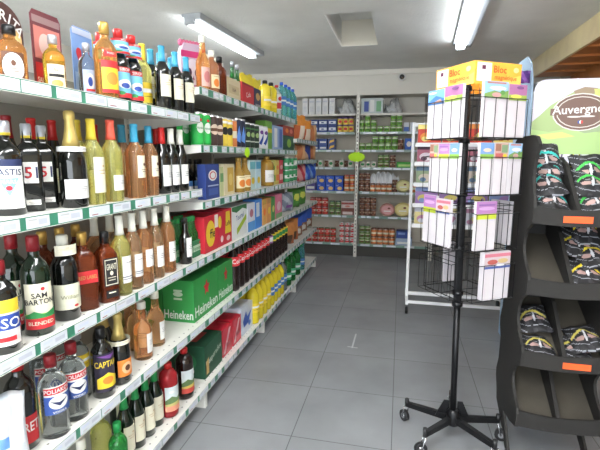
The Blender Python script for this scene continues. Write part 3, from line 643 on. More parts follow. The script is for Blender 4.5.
bottle('liqueur_bottle', 'brown round bottle just before the pink labelled one, upper shelf', 'bottle', 'spirit', 220.5, -1.085, z, .235, .043, 'brown', CAPK, [])
bottle('liqueur_bottle', 'pinkish bottle with broad pink label, upper shelf', 'bottle', 'spirit', 228, -1.11, z, .25, .044, 'tan', CAPW, [(.12, .46, 2.2, 'pinkround')])
for i, px in enumerate((210, 217)):
    bottle('liqueur_bottle', ORD[i]+' white capped bottle in the back row of the upper shelf', 'bottle', 'spirit', px, -1.22, z, .29, .040, 'tan', CAPW, [(.12, .3, 2, 'pinkround')])
boxpx('beer_carton', 'cream cardboard carton with green bottle necks standing behind it', 'carton', 226, 240, 79, -1.06, .06, z, P(226, 210, 168), [('r', .1, .3, .9, .7, P(206, 186, 140)), T('1664', .5, .5, .2, BROWN)])
for i, px in enumerate((233, 238)):
    bottle('beer_bottle', ('nearer' if i == 0 else 'farther')+' green bottle with silver cap behind the cream carton', 'bottle', 'long', px-.5, -1.16, z, .29, .030, 'green', CAPSIL, [(.3, .3, 2, 'beer')])
boxpx('drink_carton', 'red carton with white script on the upper shelf', 'carton', 242, 254, 84, -1.05, .07, z, RED, [T('Cola', .5, .5, .25, WHITE, .8, .2), ('r', 0, .9, 1, 1, P(150, 20, 30))])
boxpx('drink_carton', 'dark blue carton beside the red one, upper shelf', 'carton', 254.3, 261, 89, -1.05, .07, z, NAVY, [('e', .5, .6, .3, .2, P(190, 150, 80)), ('r', .1, .1, .9, .2, P(150, 150, 160))])
def pat_yel(u, v): return P(226, 60, 50) if (u-.5)**2*6+(v-.5)**2*10 < .25 else P(240, 216, 40)
for i, (px, zz) in enumerate(((246, .0), (255, .0))):
    bag('snack_bag', ('nearer' if i == 0 else 'farther')+' yellow bag behind the red and blue cartons', 'bag', (-1.24, Yat(px, -1.24, z+.2), z+.002), .16, .30, .08, pat_yel, rz=radians(-20), seed=10+i)
bottle('juice_bottle', 'nearer large yellow bottle with black cap, upper shelf', 'bottle', 'jug', 265, -1.09, z, .25, .05, 'yellow', CAPK, [(.2, .3, 2, 'yellowlab')])
bottle('juice_bottle', 'farther large yellow bottle with black cap, upper shelf', 'bottle', 'jug', 271, -1.09, z, .26, .05, 'yellow', CAPK, [(.2, .3, 2, 'yellowlab')])
bottle('soda_bottle', 'bottle with red and white label beside the yellow bottles', 'bottle', 'petwide', 276.5, -1.08, z, .26, .042, 'water', CAPR, [(.2, .5, 2.6, 'tomatow')])
def pat_rg(u, v): return [P(226, 50, 40), P(240, 220, 60), P(90, 170, 60)][int((sin(u*7)+v*3)) % 3]
bag('snack_bag', 'small bag in red, yellow and green above the white labelled bottle', 'bag', (-1.22, Yat(280, -1.22, z+.2), z+.002), .14, .32, .06, pat_rg, rz=radians(-20), seed=14)
for i, px in enumerate((281.5, 285.5, 289, 292.5)):
    bottle('water_bottle', ORD[i]+' aqua tinted bottle at the far end of the upper shelf', 'bottle', 'petwide', px, -1.08, z, .31, .043, 'aqua', CAPBL, [(.35, .25, 2.6, 'bluew')], group='aqua bottles on the upper shelf')
for i, px in enumerate((284, 288)):
    bottle('water_bottle', ('nearer' if i == 0 else 'farther')+' aqua tinted bottle in the back row of the upper shelf', 'bottle', 'petwide', px, -1.2, z, .31, .043, 'aqua', CAPBL, [(.35, .25, 2.6, 'bluew')])

# ------------------------------------------------------------------ far bays: second shelf, cans
z = ZF[4]
for i, (px, X) in enumerate(((183, -1.17), (190, -1.17), (197, -1.07), (204.5, -1.065))):
    can('beer_can', ORD[i]+' green beer can on the shelf under the amber bottles', 'can', px, X, z, .175, .034, 'can_h')
for i, px in enumerate((197, 204)):
    can('beer_can', ('nearer' if i == 0 else 'farther')+' green beer can stacked behind the front pair of green cans', 'can', px+1, -1.16, z, .175, .034, 'can_h')
names = [(211.5, 'can_b', 'brown and cream beer can, nearer of two'), (217, 'can_b', 'brown and cream beer can, farther of two'), (222, 'can_y', 'yellow beer can, nearer of two'), (227, 'can_y', 'yellow beer can, farther of two'),
         (231.5, 'jaro', 'orange labelled can beside the yellow cans'), (236, 'can_e', 'black and blue tall energy can, nearer of two'), (240.5, 'can_e', 'black and blue tall energy can, farther of two'),
         (245.5, 'can_d', 'dark green can, nearest of the three'), (250, 'can_d', 'dark green can, middle of the three'), (254.5, 'can_d', 'dark green can, farthest of the three'),
         (259, 'can_w', 'white and blue can with purple spot, nearer of two'), (263.5, 'can_w', 'white and blue can with purple spot, farther of two')]
for px, d, tx in names: can('drink_can', tx+', second far shelf', 'can', px, -1.065, z, .175 if d != 'can_e' else .19, .034, d)
for i, px in enumerate((213, 220, 227, 234, 243, 251)):
    can('drink_can', ORD[i]+' can in the back row of the second far shelf', 'can', px, -1.16, z, .175, .034, ['can_b', 'can_y', 'can_y', 'can_e', 'can_d', 'can_d'][i])
boxpx('juice_carton', 'green and yellow carton at the middle of the second far shelf', 'carton', 266, 272, 121, -1.06, .09, z, P(110, 170, 60), [('r', 0, .6, 1, .75, YEL)])
boxpx('drink_pack', 'pale blue and white pack on the second far shelf', 'pack', 273, 283, 126, -1.06, .12, z, P(150, 175, 215), [('r', .1, .1, .4, .9, WHITE), ('r', .6, .1, .9, .9, P(70, 100, 180))])
boxpx('drink_pack', 'dark green pack under the red brown pack, second far shelf', 'pack', 283.5, 294, 136, -1.06, .12, z, P(30, 80, 60), [('e', .5, .5, .2, .3, LGREEN)])
y0, y1 = Yat(283.5, -1.06, z+.1), Yat(294, -1.06, z+.1); zt = Zat(289, 136, -1.06)+.001
boxthing('drink_pack', 'red brown pack stacked on the dark green pack', 'pack', -1.18, y0, zt, -1.06, y1, zt+.09, P(160, 50, 40), [('e', .3, .5, .15, .25, ORANGE), ('e', .7, .5, .15, .25, P(230, 120, 110))])
# neon price tag hanging from the rail
def starburst(name, txt, loc, w, h, rz=0, parent=None, face='x'):
    pts = []
    n = 14
    for k in range(2*n):
        a = pi*k/n; rr = 1 if k % 2 == 0 else .86; pts.append((w/2*rr*cos(a), h/2*rr*sin(a)))
    mb = MB(); mb.prism(pts, -.001, .001, M((190, 240, 30), .6), 'x'); o = part(name, mb.build(), None, loc, (0, 0, rz)); return prop(o, txt, 'price sign')
starburst('price_sign', 'small yellow green price sign on the shelf edge below the dark green cans', (-1.008, Yat(247, -1.01, z), z-.03), .10, .07)

# ------------------------------------------------------------------ far bays: third shelf
z = ZF[3]
for i, (px, X) in enumerate(((187, -1.2), (197, -1.17))):
    bottle('beer_bottle', ('nearer' if i == 0 else 'farther')+' dark bottle with blue label at the near end of the third far shelf', 'bottle', 'long', px, X, z, .225, .034, 'dark', CAPK, [(.12, .34, 2.2, 'bluew')])
for i, (px, X) in enumerate(((190, -1.31), (200, -1.30))):
    bottle('beer_bottle', ('nearer' if i == 0 else 'farther')+' dark bottle in the back row of the third far shelf', 'bottle', 'long', px, X, z, .225, .034, 'dark', CAPK, [(.12, .34, 2.2, 'bluew')])
boxpx('spirit_box', 'navy blue box with white and red round emblem', 'box', 205.5, 219.5, 164, -1.06, .05, z, P(28, 54, 130), [('e', .5, .68, .32, .16, WHITE), ('e', .5, .68, .24, .12, P(200, 50, 60)), ('e', .5, .68, .18, .09, WHITE), ('r', .15, .1, .85, .3, P(50, 80, 160)), ('r', .1, .36, .9, .4, P(180, 190, 220))])
boxpx('juice_carton', 'narrow cream and green carton beside the navy box', 'carton', 220, 223.6, 167, -1.06, .07, z, P(190, 196, 140), [('r', 0, .5, 1, .8, P(90, 140, 80))])
boxpx('juice_carton', 'cream and gold carton before the amber juice bottles', 'carton', 224, 234.5, 164, -1.06, .10, z, P(218, 206, 170), [('r', .3, .1, .9, .9, P(206, 164, 60)), ('e', .6, .5, .2, .2, P(226, 196, 100))])
for i, px in enumerate((238.5, 246)):
    bottle('juice_bottle', ('nearer' if i == 0 else 'farther')+' amber juice bottle with orange label, third far shelf', 'bottle', 'long', px, -1.085, z, .235, .043, 'juice', CAPG, [(.12, .36, 2.2, 'juice')])
boxpx('juice_carton', 'aqua and white carton with yellow fruit, nearer of two', 'carton', 250, 255.5, 160, -1.06, .08, z, P(206, 232, 232), [('r', 0, .7, 1, .95, P(110, 190, 200)), ('e', .5, .3, .3, .12, YEL)])
boxpx('juice_carton', 'aqua and white carton with yellow fruit, farther of two', 'carton', 256, 261, 160, -1.06, .08, z, P(196, 226, 236), [('r', 0, .7, 1, .95, P(80, 170, 210)), ('e', .5, .3, .3, .12, YEL)])
bottle('juice_bottle', 'large amber jug with broad white label, third far shelf', 'bottle', 'jug', 266.5, -1.09, z, .245, .062, 'juice', CAPG, [(.14, .4, 2.0, 'white')])
bl = [(272.5, 275.5, P(226, 216, 110), P(110, 170, 60), 'yellow and green'), (276, 279, P(214, 190, 90), P(230, 120, 50), 'yellow and orange'), (279.5, 283, P(206, 60, 70), P(240, 190, 190), 'red')]
for a, b, c1, c2, tx in bl: boxpx('juice_carton', tx+' slim juice carton, third far shelf', 'carton', a, b, 160, -1.06, .07, z, c1, [('r', 0, .15, 1, .4, c2), ('e', .5, .7, .35, .1, c2)])
for lv in (0, 1):
    for i, px in enumerate((286, 290.2, 294)):
        can('drink_can', ORD[i]+' green and white can, '+('lower' if lv == 0 else 'upper')+' layer, third far shelf', 'can', px, -1.065, z+lv*.117, .116, .033, 'can_g', loc=(-1.065, Yat(px, -1.065, z+.1), z+lv*.117))

# ------------------------------------------------------------------ far bays: fourth shelf (beer packs)
z = ZF[2]
def sixpack(txt, a, b, X, z):
    y0, y1 = Yat(a, X, z+.1), Yat(b, X, z+.1); w = .14; L = y1-y0
    t = thing('beer_pack', txt, 'beer pack', (X-w/2, (y0+y1)/2, z), 0, 'green beer six packs')
    g = P(34, 120, 70)
    mb = MB(); mb.box(-w/2, -L/2, 0, w/2, L/2, .09, g, .003); mb.prism([(-L/2, .09), (L/2, .09), (0, .19)], -.002, .002, g, 'x'); part('carrier', mb.build(), t)
    part('front_print', picture(L*.98, .085, None, [('r', 0, .35, 1, .75, P(200, 226, 200)), T('Heineken', .5, .55, .28, GREEN), ('e', .85, .85, .05, .1, RED)], flatmap(w/2, .002)), t)
    part('side_print', picture(w*.96, .085, None, [('r', 0, .3, 1, .7, P(200, 226, 200)), T('Heineken', .5, .5, .25, GREEN)], lambda u, v, e: Vector((u, -L/2-e, v+.002))), t)
    for i in range(3):
        for s in (-1, 1):
            bx, by = s*w/4, -L/2+L*(i+.5)/3
            k = part('bottle', bottle_mesh('long', .215, .028, 'green'), t, (bx, by, .006)); part('cap', cap_mesh('long', .215, .028, CAPGRN), k)
    return t
sixpack('green beer six pack in a cardboard carrier, the one nearer the small dark bottle', 186, 194, -1.10, z)
sixpack('green beer six pack in a cardboard carrier, the one touching the red and yellow box', 194.3, 201.5, -1.07, z)
LF = [('e', .42, .5, .34, .38, YEL), T('ffe', .55, .5, .26, BLACK, .5), ('r', .72, .62, 1, 1, P(236, 226, 214)), ('r', 0, 0, 1, .14, P(190, 20, 36))]
boxpx('beer_carton', 'red and yellow beer carton with a yellow oval, nearest of the three', 'carton', 202, 216, 216, -1.05, .20, z, P(206, 24, 44), LF, [('p', [(.1, .1), (.9, .1), (.6, .9), (.3, .9)], YEL), T('Leffe', .5, .5, .2, BLACK, .8)])
boxpx('beer_carton', 'red beer carton with small yellow arch, middle of the three', 'carton', 216.4, 222.5, 212, -1.05, .20, z, P(200, 22, 50), [('e', .3, .72, .3, .18, YEL), ('e', .6, .2, .25, .1, P(236, 220, 220))])
boxpx('beer_carton', 'red and yellow beer carton, farthest of the three beside the white carton', 'carton', 223, 231, 209, -1.05, .20, z, P(206, 24, 44), [('p', [(.1, .3), (.9, .3), (.75, .95), (.25, .95)], YEL), T('Leffe', .5, .6, .14, BROWN, .7), ('e', .5, .15, .25, .08, P(236, 200, 200))])
boxpx('drink_carton', 'white carton with green top and lime green slash', 'carton', 231.6, 247, 205, -1.05, .22, z, P(232, 236, 236), [('p', [(0, .88), (.3, .8), (.7, .9), (1, .82), (1, 1), (0, 1)], P(40, 110, 60)), ('p', [(.3, .1), (.95, .5), (.95, .68), (.3, .3)], P(170, 200, 40)), T('Tourtel', .5, .66, .16, P(60, 90, 150), .8, .12)], [('r', 0, .8, 1, 1, P(40, 110, 60))])
boxpx('milk_carton', 'white carton with blue foot beside the lime green slash carton', 'carton', 247.6, 255, 203, -1.05, .1, z, P(226, 230, 240), [('r', 0, 0, 1, .35, P(80, 150, 220)), ('e', .5, .65, .25, .15, P(180, 100, 120))])
boxpx('milk_carton', 'bright blue carton with white panel', 'carton', 255.4, 262, 199, -1.05, .1, z, P(50, 130, 220), [('r', .1, .4, .6, .9, P(226, 234, 244))])
boxpx('juice_carton', 'orange juice carton on the fourth far shelf, nearer of two', 'carton', 262.5, 266.5, 199, -1.05, .1, z, P(232, 170, 90), [('e', .5, .5, .3, .15, P(240, 120, 40)), ('r', 0, .8, 1, 1, P(200, 150, 60))])
boxpx('juice_carton', 'orange juice carton on the fourth far shelf, farther of two', 'carton', 267, 271, 198, -1.05, .1, z, P(226, 150, 80), [('e', .5, .5, .3, .15, P(240, 200, 60)), ('r', 0, .8, 1, 1, P(190, 130, 60))])
boxpx('juice_carton', 'green juice carton on the fourth far shelf', 'carton', 271.4, 275, 197, -1.05, .1, z, P(70, 150, 70), [('e', .5, .5, .3, .15, P(230, 230, 120))])
boxpx('juice_carton', 'pink juice carton on the fourth far shelf', 'carton', 275.5, 282, 194, -1.05, .1, z, P(222, 110, 140), [('e', .5, .5, .3, .2, P(240, 200, 210)), ('r', 0, 0, 1, .2, P(120, 170, 110))])
def pat_grey(u, v): return P(120, 60, 140) if abs(v-.3) < .08 and abs(u-.5) < .3 else (P(170, 176, 186) if sin(u*8+v*9) > 0 else P(120, 130, 146))
def pat_green(u, v): return P(220, 226, 90) if (u-.5)**2*5+(v-.55)**2*9 < .3 else P(70, 140, 50)
yy = Yat(286.5, -1.1, z+.08); bag('snack_bag', 'grey crisp bag beside the pink carton', 'bag', (-1.10, yy, z+.002), .22, .19, .10, pat_grey, rz=radians(-20), seed=20)
for i, px in enumerate((293.5, 299.5)):
    bag('snack_bag', ('nearer' if i == 0 else 'farther')+' green crisp bag near the end of the fourth far shelf', 'bag', (-1.11, Yat(px, -1.11, ZC[2]+.08), ZF[2]+.002), .24, .21, .10, pat_green, rz=radians(-20), seed=22+i)

# ------------------------------------------------------------------ far bays: fifth shelf
z = ZF[1]
HK = P(34, 142, 58)
STAR = [(.5+.42*(.5 if k % 2 else 1)*sin(pi*k/5), .5+.42*(.5 if k % 2 else 1)*cos(pi*k/5)) for k in range(10)]
def star(cx, cy, s, asp): return [(cx+(x-.5)*s*asp, cy+(y-.5)*s) for x, y in STAR]
def beerbox(txt, y0, y1, x0, x1, h=.235):
    return boxthing('beer_carton', txt, 'carton', x0, y0, z, x1, y1, z+h, HK,
      [T('Heineken', .5, .22, .26, WHITE, .96), ('p', star(.5, .68, .52, .62), RED)],
      [T('Heineken', .5, .17, .22, WHITE, .96), ('e', .5, .68, .16, .06, P(190, 215, 180)), ('r', .36, .74, .64, .79, P(190, 215, 180)), ('r', .36, .54, .64, .59, P(190, 215, 180))],
      [('r', .3, .4, .7, .6, P(14, 90, 36))])
ya = Yat(194, -1.06, z+.1)
for i, (dy, x0, x1, tx) in enumerate(((0, -1.245, -1.06, 'nearest green Heineken beer carton, by the shelf edge'), (0, -1.435, -1.25, 'green Heineken beer carton behind the nearest one, beside the rose bottles'),
                                   (.325, -1.245, -1.06, 'second green Heineken beer carton along the shelf edge, before the cola bottles'))):
    beerbox(tx.replace('Heineken ', ''), ya+dy, ya+dy+(.32 if i < 2 else .24), x0, x1)
colax = [230, 234.5, 239, 243.3, 247.5, 251.5, 255.3, 259, 262.5, 265.8, 269, 272, 274.8]
yst = ya+.325+.24+.05
k = 0
while k < 14 and yst+k*.1 < 4.2:
    yy = yst+k*.1; lab = 'cola' if k < 8 else ('colap' if k == 8 else 'colay')
    t = bottle('cola_bottle', ORD[min(k, 9)]+(' cola bottle with red label in the front row' if k < 8 else (' dark soda bottle with purple label' if k == 8 else (' soda bottle with yellow label beyond the purple one' if k == 9 else ' soda bottle with yellow label, number %d along the row' % (k+1)))), 'bottle', 'pet', 0, -1.075, z, .315, .044, 'cola', CAPR if k < 8 else CAPK, [(.56, .20, 5.6, lab)], Y=yy, group='cola bottles in the front row')
    if k > 9: t['label'] = ('eleventh', 'twelfth', 'thirteenth', 'fourteenth')[k-10]+' soda bottle, yellow label, past the cola bottles'
    if k < 9:
        bottle('cola_bottle', ORD[k]+' cola bottle in the back row behind the front ones', 'bottle', 'pet', 0, -1.17, z, .315, .044, 'cola', CAPR, [(.56, .20, 5.6, 'cola')], Y=yy+.03, group='cola bottles in the back row')
    k += 1
def pat_blueb(u, v): return P(40, 90, 200) if v > .5 else (P(226, 220, 210) if (u-.5)**2*6+(v-.25)**2*14 < .3 else P(150, 100, 70))
def pat_orb(u, v): return P(210, 130, 60) if v > .4 else (P(90, 60, 40) if abs(u-.5) < .2 else P(190, 100, 50))
zz = ZC[1]
for i, (px, pt, tx) in enumerate(((286, pat_orb, 'brown and orange snack bag, nearest on the fifth far shelf'), (291.5, pat_orb, 'brown and orange snack bag beside the blue topped bags'), (297, pat_blueb, 'blue topped snack bag, nearest of three'), (303, pat_blueb, 'blue topped snack bag, middle of three'), (309, pat_blueb, 'blue topped snack bag, farthest of three'))):
    bag('snack_bag', tx, 'bag', (-1.12-.01*i, Yat(px, -1.12, zz+.1), zz+.002), .26, .24, .10, pt, rz=radians(-25), seed=30+i)

# ------------------------------------------------------------------ far bays: bottom shelf
z = ZF[0]
y0 = Yat(204, -1.06, z+.1)
boxthing('beer_carton', 'dark green beer carton with white script on the lowest shelf', 'carton', -1.30, y0, z, -1.055, y0+.25, z+.20, P(16, 70, 44),
         [T('Desperados', .5, .5, .24, P(214, 222, 210), .9, .2), ('p', [(.06, .1), (.2, .1), (.2, .6), (.06, .5)], P(200, 160, 90))], [('e', .5, .5, .3, .3, P(30, 110, 60)), ('r', .4, .1, .6, .6, P(206, 150, 70))], [('r', .2, .3, .8, .6, P(180, 60, 50))])
y0 += .265
for i in range(2):
    t = boxthing('drink_pack', ('nearer' if i == 0 else 'farther')+' red film wrapped drink pack on the lowest shelf', 'pack', -1.28, y0, z, -1.06, y0+.165, z+.19, M((206, 34, 56), .2, coat=.6, bump=.5, bscale=25), [('p', [(.1, .1), (.3, .1), (.9, .9), (.7, .9)], P(230, 160, 170)), ('r', .4, .3, .8, .42, P(150, 20, 40))], [('r', .2, .4, .8, .6, P(232, 190, 200))], bev=.02); y0 += .175
y1 = y0+.24
boxthing('water_pack', 'white and blue film wrapped pack on the lowest shelf', 'pack', -1.28, y0, z, -1.06, y1, z+.21, M((214, 222, 236), .2, coat=.6, bump=.5, bscale=25), [('p', [(.1, .5), (.4, .8), (.5, .55), (.9, .7), (.6, .3), (.2, .25)], P(50, 90, 190)), ('e', .7, .25, .12, .1, P(60, 110, 200))], bev=.02)
yy = y1+.055
spec = [('yellow', 'yellowlab', CAPY, 'yellow drink bottle', 4), ('yellow', 'bluew', CAPBL, 'yellow drink bottle with blue label', 4), ('water', 'bluew', CAPW, 'clear water bottle', 6)]
for g, d, c, tx, n in spec:
    for i in range(n):
        if yy > 4.0: break
        for X in (-1.075, -1.18):
            bottle('drink_bottle', ORD[i]+' '+tx+(' in front' if X > -1.1 else ' behind')+', lowest shelf', 'bottle', 'petwide', 0, X, z, .31, .048, g, c, [(.30, .24, 5.4 if d != 'yellowlab' else 2.4, d)], Y=yy, group=tx+'s on the lowest shelf')
        yy += .108
for i, px in enumerate((287, 291.5, 296.5, 301)):
    for X in (-1.07, -1.17):
        bottle('water_bottle', ORD[i]+(' blue tinted' if i == 3 else ' green')+' water bottle'+(' in front' if X > -1.1 else ' behind')+', lowest shelf', 'bottle', 'petwide', px, X, z, .295, .043, 'green' if i < 3 else 'aqua', CAPGRN, [(.22, .24, 5, 'greenw' if i < 3 else 'bluew')])

# ------------------------------------------------------------------ last bay: three upper shelves
z = ZC[5]
def pat_o1(u, v): return P(236, 140, 40) if v > .55 else (P(240, 220, 200) if abs(u-.5) < .25 else P(200, 90, 40))
def pat_o2(u, v): return P(200, 120, 70) if sin(u*6) > .2 else P(226, 170, 120)
for i, (px, pt, w) in enumerate(((299.5, pat_o1, .2), (305.5, pat_o1, .22), (311.5, pat_o2, .2))):
    bag('snack_bag', ORD[i]+' orange and brown bag on top of the low far bay', 'bag', (-1.10, Yat(px, -1.10, z+.1), z+.002), w, .27-.03*i, .10, pt, rz=radians(-25), seed=40+i)
z = ZC[4]
def pat_n(u, v): return P(30, 50, 130) if u+v > .8 else P(206, 170, 140)
for i, (px, pt) in enumerate(((300, pat_o2), (305.5, pat_n), (311, pat_o2))):
    bag('snack_bag', ORD[i]+' brown and navy bag on the upper shelf of the far bay', 'bag', (-1.10, Yat(px, -1.10, z+.1), z+.002), .19, .17, .08, pt, rz=radians(-25), seed=44+i)
z = ZC[3]
def pat_rb(u, v): return P(190, 40, 60) if (sin(u*9+v*6) > .2) else P(220, 150, 150)
def pat_bb(u, v): return P(40, 90, 210) if sin(u*9+v*6) > -.5 else P(130, 170, 230)
for i, (px, pt, tx) in enumerate(((300, pat_rb, 'red and pink bag above the green crisp bags'), (305.5, pat_bb, 'bright blue bag beside the red and pink bag'), (311, pat_bb, 'bright blue bag at the very end of the left aisle'))):
    bag('snack_bag', tx, 'bag', (-1.10, Yat(px, -1.10, z+.1), z+.002), .20, .19, .08, pt, rz=radians(-25), seed=48+i)

# ================================================================== back shelving
BY = 6.15; BB = 6.50
zB = [.19, .59, .93, 1.265, 1.505, 1.745, 1.99]
BW = M((216, 213, 204), .45); GRL = M((150, 170, 160), .5)
def backbay(x0, x1, txt):
    t = thing('shelving_unit', txt, 'shelving', ((x0+x1)/2, BY, 0), 0, 'white shelving across the back wall')
    w = x1-x0
    mb = MB(); mb.box(-w/2, BB-BY, .05, w/2, BB-BY+.015, 2.02, M((196, 190, 176), .7)); part('back_panel', mb.build(), t)
    mb = MB(); mb.box(-w/2, .04, .0, w/2, .055, .15, M((70, 68, 64), .7)); part('kick_plate', mb.build(), t)
    for k, z in enumerate(zB):
        mb = MB(); mb.box(-w/2+.02, .0, -.025, w/2-.02, BB-BY, 0, BW); sh = part('shelf', mb.build(), t, (0, 0, z))
        if k < 6:
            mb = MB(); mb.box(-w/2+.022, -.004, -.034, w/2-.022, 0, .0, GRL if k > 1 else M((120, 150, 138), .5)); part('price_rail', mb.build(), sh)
            rnd = random.Random(k*7+int(x0*10)); x = -w/2+.06
            while x < w/2-.12:
                l = rnd.choice((.06, .1, .13)); mb = MB(); mb.box(0, -.001, -.013, l, 0, .013, TAGM); part('price_tag', mb.build(), sh, (x, -.0045, -.017)); x += l+rnd.choice((.02, .05, .12))
    return t
backbay(-1.70, -.605, 'white back wall shelving bay left of the slotted post')
backbay(-.575, .42, 'white back wall shelving bay right of the slotted post')
for x, tx in ((-.59, 'white slotted shelving post with the yellow green sign on it'), (.435, 'white slotted shelving post at the right end of the back shelves')):
    t = thing('shelving_post', tx, 'post', (x, BY-.004, 0)); mb = MB(); mb.box(-.022, -.02, 0, .022, .02, 2.24 if x < 0 else 2.0, BW, .002); part('post_body', mb.build(), t)
    mb = MB()
    for k in range(42): mb.box(-.006, -.0215, .06+k*.05, .006, -.0203, .08+k*.05, SLOT)
    part('slots', mb.build(), t)
p = un(356.5, 157, 'Y', BY-.03)
starburst('price_sign', 'bright yellow green starburst price sign on the back shelf post', (p.x, BY-.028, p.z), .25, .14, radians(-90))

def XB(px, z, Y=BY+.05): return Xat(px, Y, z)
BAYN = {0: 'left bay', 1: 'right bay'}; SHN = {6: 'top', 5: 'second', 4: 'third', 3: 'fourth', 2: 'fifth', 1: 'sixth', 0: 'bottom'}
def backcans(bay, k, pxs, nst, H, R, des, tx, lid=TIN, name='tin_can', cat='can', lidpart=None, depth=0, left=0):
    z = zB[k]
    for i, px in enumerate(pxs):
        n = nst[i] if isinstance(nst, (list, tuple)) else nst
        for j in range(n):
            lv = '' if n == 1 else (' at stack bottom' if j == 0 else (' at stack top' if j == n-1 else (' at stack middle' if n == 3 else (' second up', ' third up')[j-1])))
            can(name, '%s %s%s, %s back shelf' % (ORDL[i].replace(' from', '') if len(pxs) > 1 else 'single', tx, lv, SHN[k]), cat, 0, 0, z, H, R, des, lid, rz=-85, group='%s on the back shelves' % tx, loc=(XB(px, z), BY+.05+depth, z+j*(H+.0015+(.012 if lidpart else 0))), lidpart=lidpart)
def backbox(bay, k, a, b, h, txt, mat, ops=(), name='food_box', cat='box', n=1, depth=.16, ops2=None, z0=0, Y0=BY+.012):
    z = zB[k]+z0; x0, x1 = XB(a, z, Y0), XB(b, z, Y0)
    for j in range(n):
        lv = '' if n == 1 else (', bottom one' if j == 0 else (', top one' if j == n-1 else ', middle one'))
        t = boxthing(name, txt+lv, cat, x0+.002, Y0, z+j*(h+.001), x1-.002, Y0+depth, z+j*(h+.001)+h, mat, (), ops)
PK = [('r', .1, .2, .9, .5, WHITE)]
# left bay
for i in range(5): backbox(0, 6, 302+i*6.7, 308+i*6.7, .215, ORDL[i]+' white milk carton on top of the back shelves', P(230, 230, 230), [('r', .2, .15, .8, .5, P(214, 216, 220)), ('r', .1, .75, .9, .85, P(200, 204, 214))], 'milk_carton', 'carton')
FILM = M((214, 216, 216), .12, trans=.35, coat=.6)
def film(txt, a, b, h, d, seed, k=6):
    z = zB[k]; x0, x1 = XB(a, z), XB(b, z)
    rnd = random.Random(seed); bm = bmesh.new(); bmesh.ops.create_icosphere(bm, subdivisions=4, radius=1)
    ph = [rnd.uniform(0, 6) for _ in range(6)]
    for v in bm.verts:
        c = v.co.copy(); kx = 1+.12*sin(9*c.x+ph[0]+4*c.z)+.10*sin(17*c.y+11*c.z+ph[1])+.06*sin(31*c.x+19*c.z+ph[2])
        v.co = Vector(((x0+x1)/2+c.x*(x1-x0)/2*kx, BY+.17+c.y*d/2*kx, z+.001+max(0, (c.z+.35)/1.35)*h*kx*(1+.25*sin(4*c.x+ph[3]))))
    mb = MB(); mb.bm(bm, FILM, True); prop(part('plastic_film', mb.build()), txt, 'plastic film')
film('crumpled clear plastic film beside the white milk cartons', 337, 356, .17, .26, 1)
film('crumpled clear plastic film at the right end of the top back shelf', 384, 401, .17, .26, 2)
backbox(1, 6, 361, 383, .20, 'film wrapped pack of blue, white and green cartons on the top back shelf', P(196, 208, 206), [('r', .12, .1, .34, .8, P(60, 80, 160)), ('r', .4, .1, .6, .9, WHITE), ('r', .7, .1, .92, .8, P(120, 180, 130))], 'carton_pack', 'pack')
DB = P(40, 62, 130)
for i, (a, b) in enumerate(((309, 318), (318.4, 327.5), (328, 336.5))):
    for j in (0, 1):
        backbox(0, 5, a, b, .085, '%s dark blue and white food box, %s layer, second back shelf' % (ORDL[i], ('lower', 'upper')[j]), DB, [('r', .08, .3, .92, .75, P(226, 230, 236)), ('r', .3, .4, .6, .6, DB)], z0=j*.087)
backcans(0, 5, (340, 345.5, 351), 2, .085, .036, 'jar', 'yellow labelled jar with purple lid', name='jar', cat='jar', lidpart=M((90, 60, 130), .35))
for i, (a, b) in enumerate(((310, 318.5), (319, 327))):
    for j in (0, 1): backbox(0, 4, a, b, .075, '%s blue and white food box, %s layer, third back shelf' % (ORDL[i], ('lower', 'upper')[j]), P(50, 76, 146), PK, z0=j*.077)
for j in (0, 1): backbox(0, 4, 328, 335, .075, 'blue and orange food box, %s layer, third back shelf' % ('lower', 'upper')[j], P(60, 76, 130), [('p', [(.1, .1), (.9, .5), (.9, .9), (.3, .7)], P(236, 180, 70))], z0=j*.077)
backcans(0, 3, (309, 320.5, 331, 341.5, 350.5), 1, .10, .036, 'wcan', 'cream labelled tin with green spot')
backcans(0, 3, (315, 326, 336.5, 346), 1, .095, .034, 'browncan', 'dark brown tin between the cream ones', depth=.09)
for i, (a, b) in enumerate(((316.5, 325), (325.5, 334), (334.5, 343))):
    for j in (0, 1): backbox(0, 2, a, b, .105, '%s blue food box with orange oval, %s layer, fifth back shelf' % (ORDL[i], ('lower', 'upper')[j]), P(24, 74, 190), [('e', .6, .35, .3, .25, P(236, 190, 110)), T('LU', .3, .75, .2, WHITE, .4)], z0=j*.107)
backbox(0, 2, 306, 315.5, .12, 'purple and white food box left of the blue boxes', P(90, 80, 150), PK)
backcans(0, 2, (346.5, 352), 2, .10, .036, 'jaro', 'orange labelled jar', name='jar', cat='jar', lidpart=M((190, 60, 50), .35))
backcans(0, 1, (313, 319, 325), 2, .105, .042, 'tomato', 'red labelled jar', name='jar', cat='jar', lidpart=M((150, 30, 30), .35))
backcans(0, 1, (332, 338), 2, .085, .038, 'peasd', 'dark green labelled jar', name='jar', cat='jar', lidpart=M((30, 70, 40), .35))
backbox(0, 1, 341, 354, .10, 'brown and white food carton on the sixth back shelf', P(120, 54, 40), [('r', .1, .1, .9, .5, P(226, 206, 200))], n=1)
backbox(0, 1, 341, 354, .10, 'white and red food carton stacked on the brown one', P(214, 196, 190), [('r', .0, .5, 1, .8, P(150, 50, 40)), ('e', .5, .25, .2, .15, P(200, 120, 100))], z0=.101)
backcans(0, 0, (308.5, 315, 321, 327, 333), 2, .10, .040, 'tomato', 'green and red labelled tin', lid=M((60, 110, 60), .4))
backcans(0, 0, (341.5, 347, 352.3), 4, .073, .034, 'tomatow', 'white and red tomato tin')
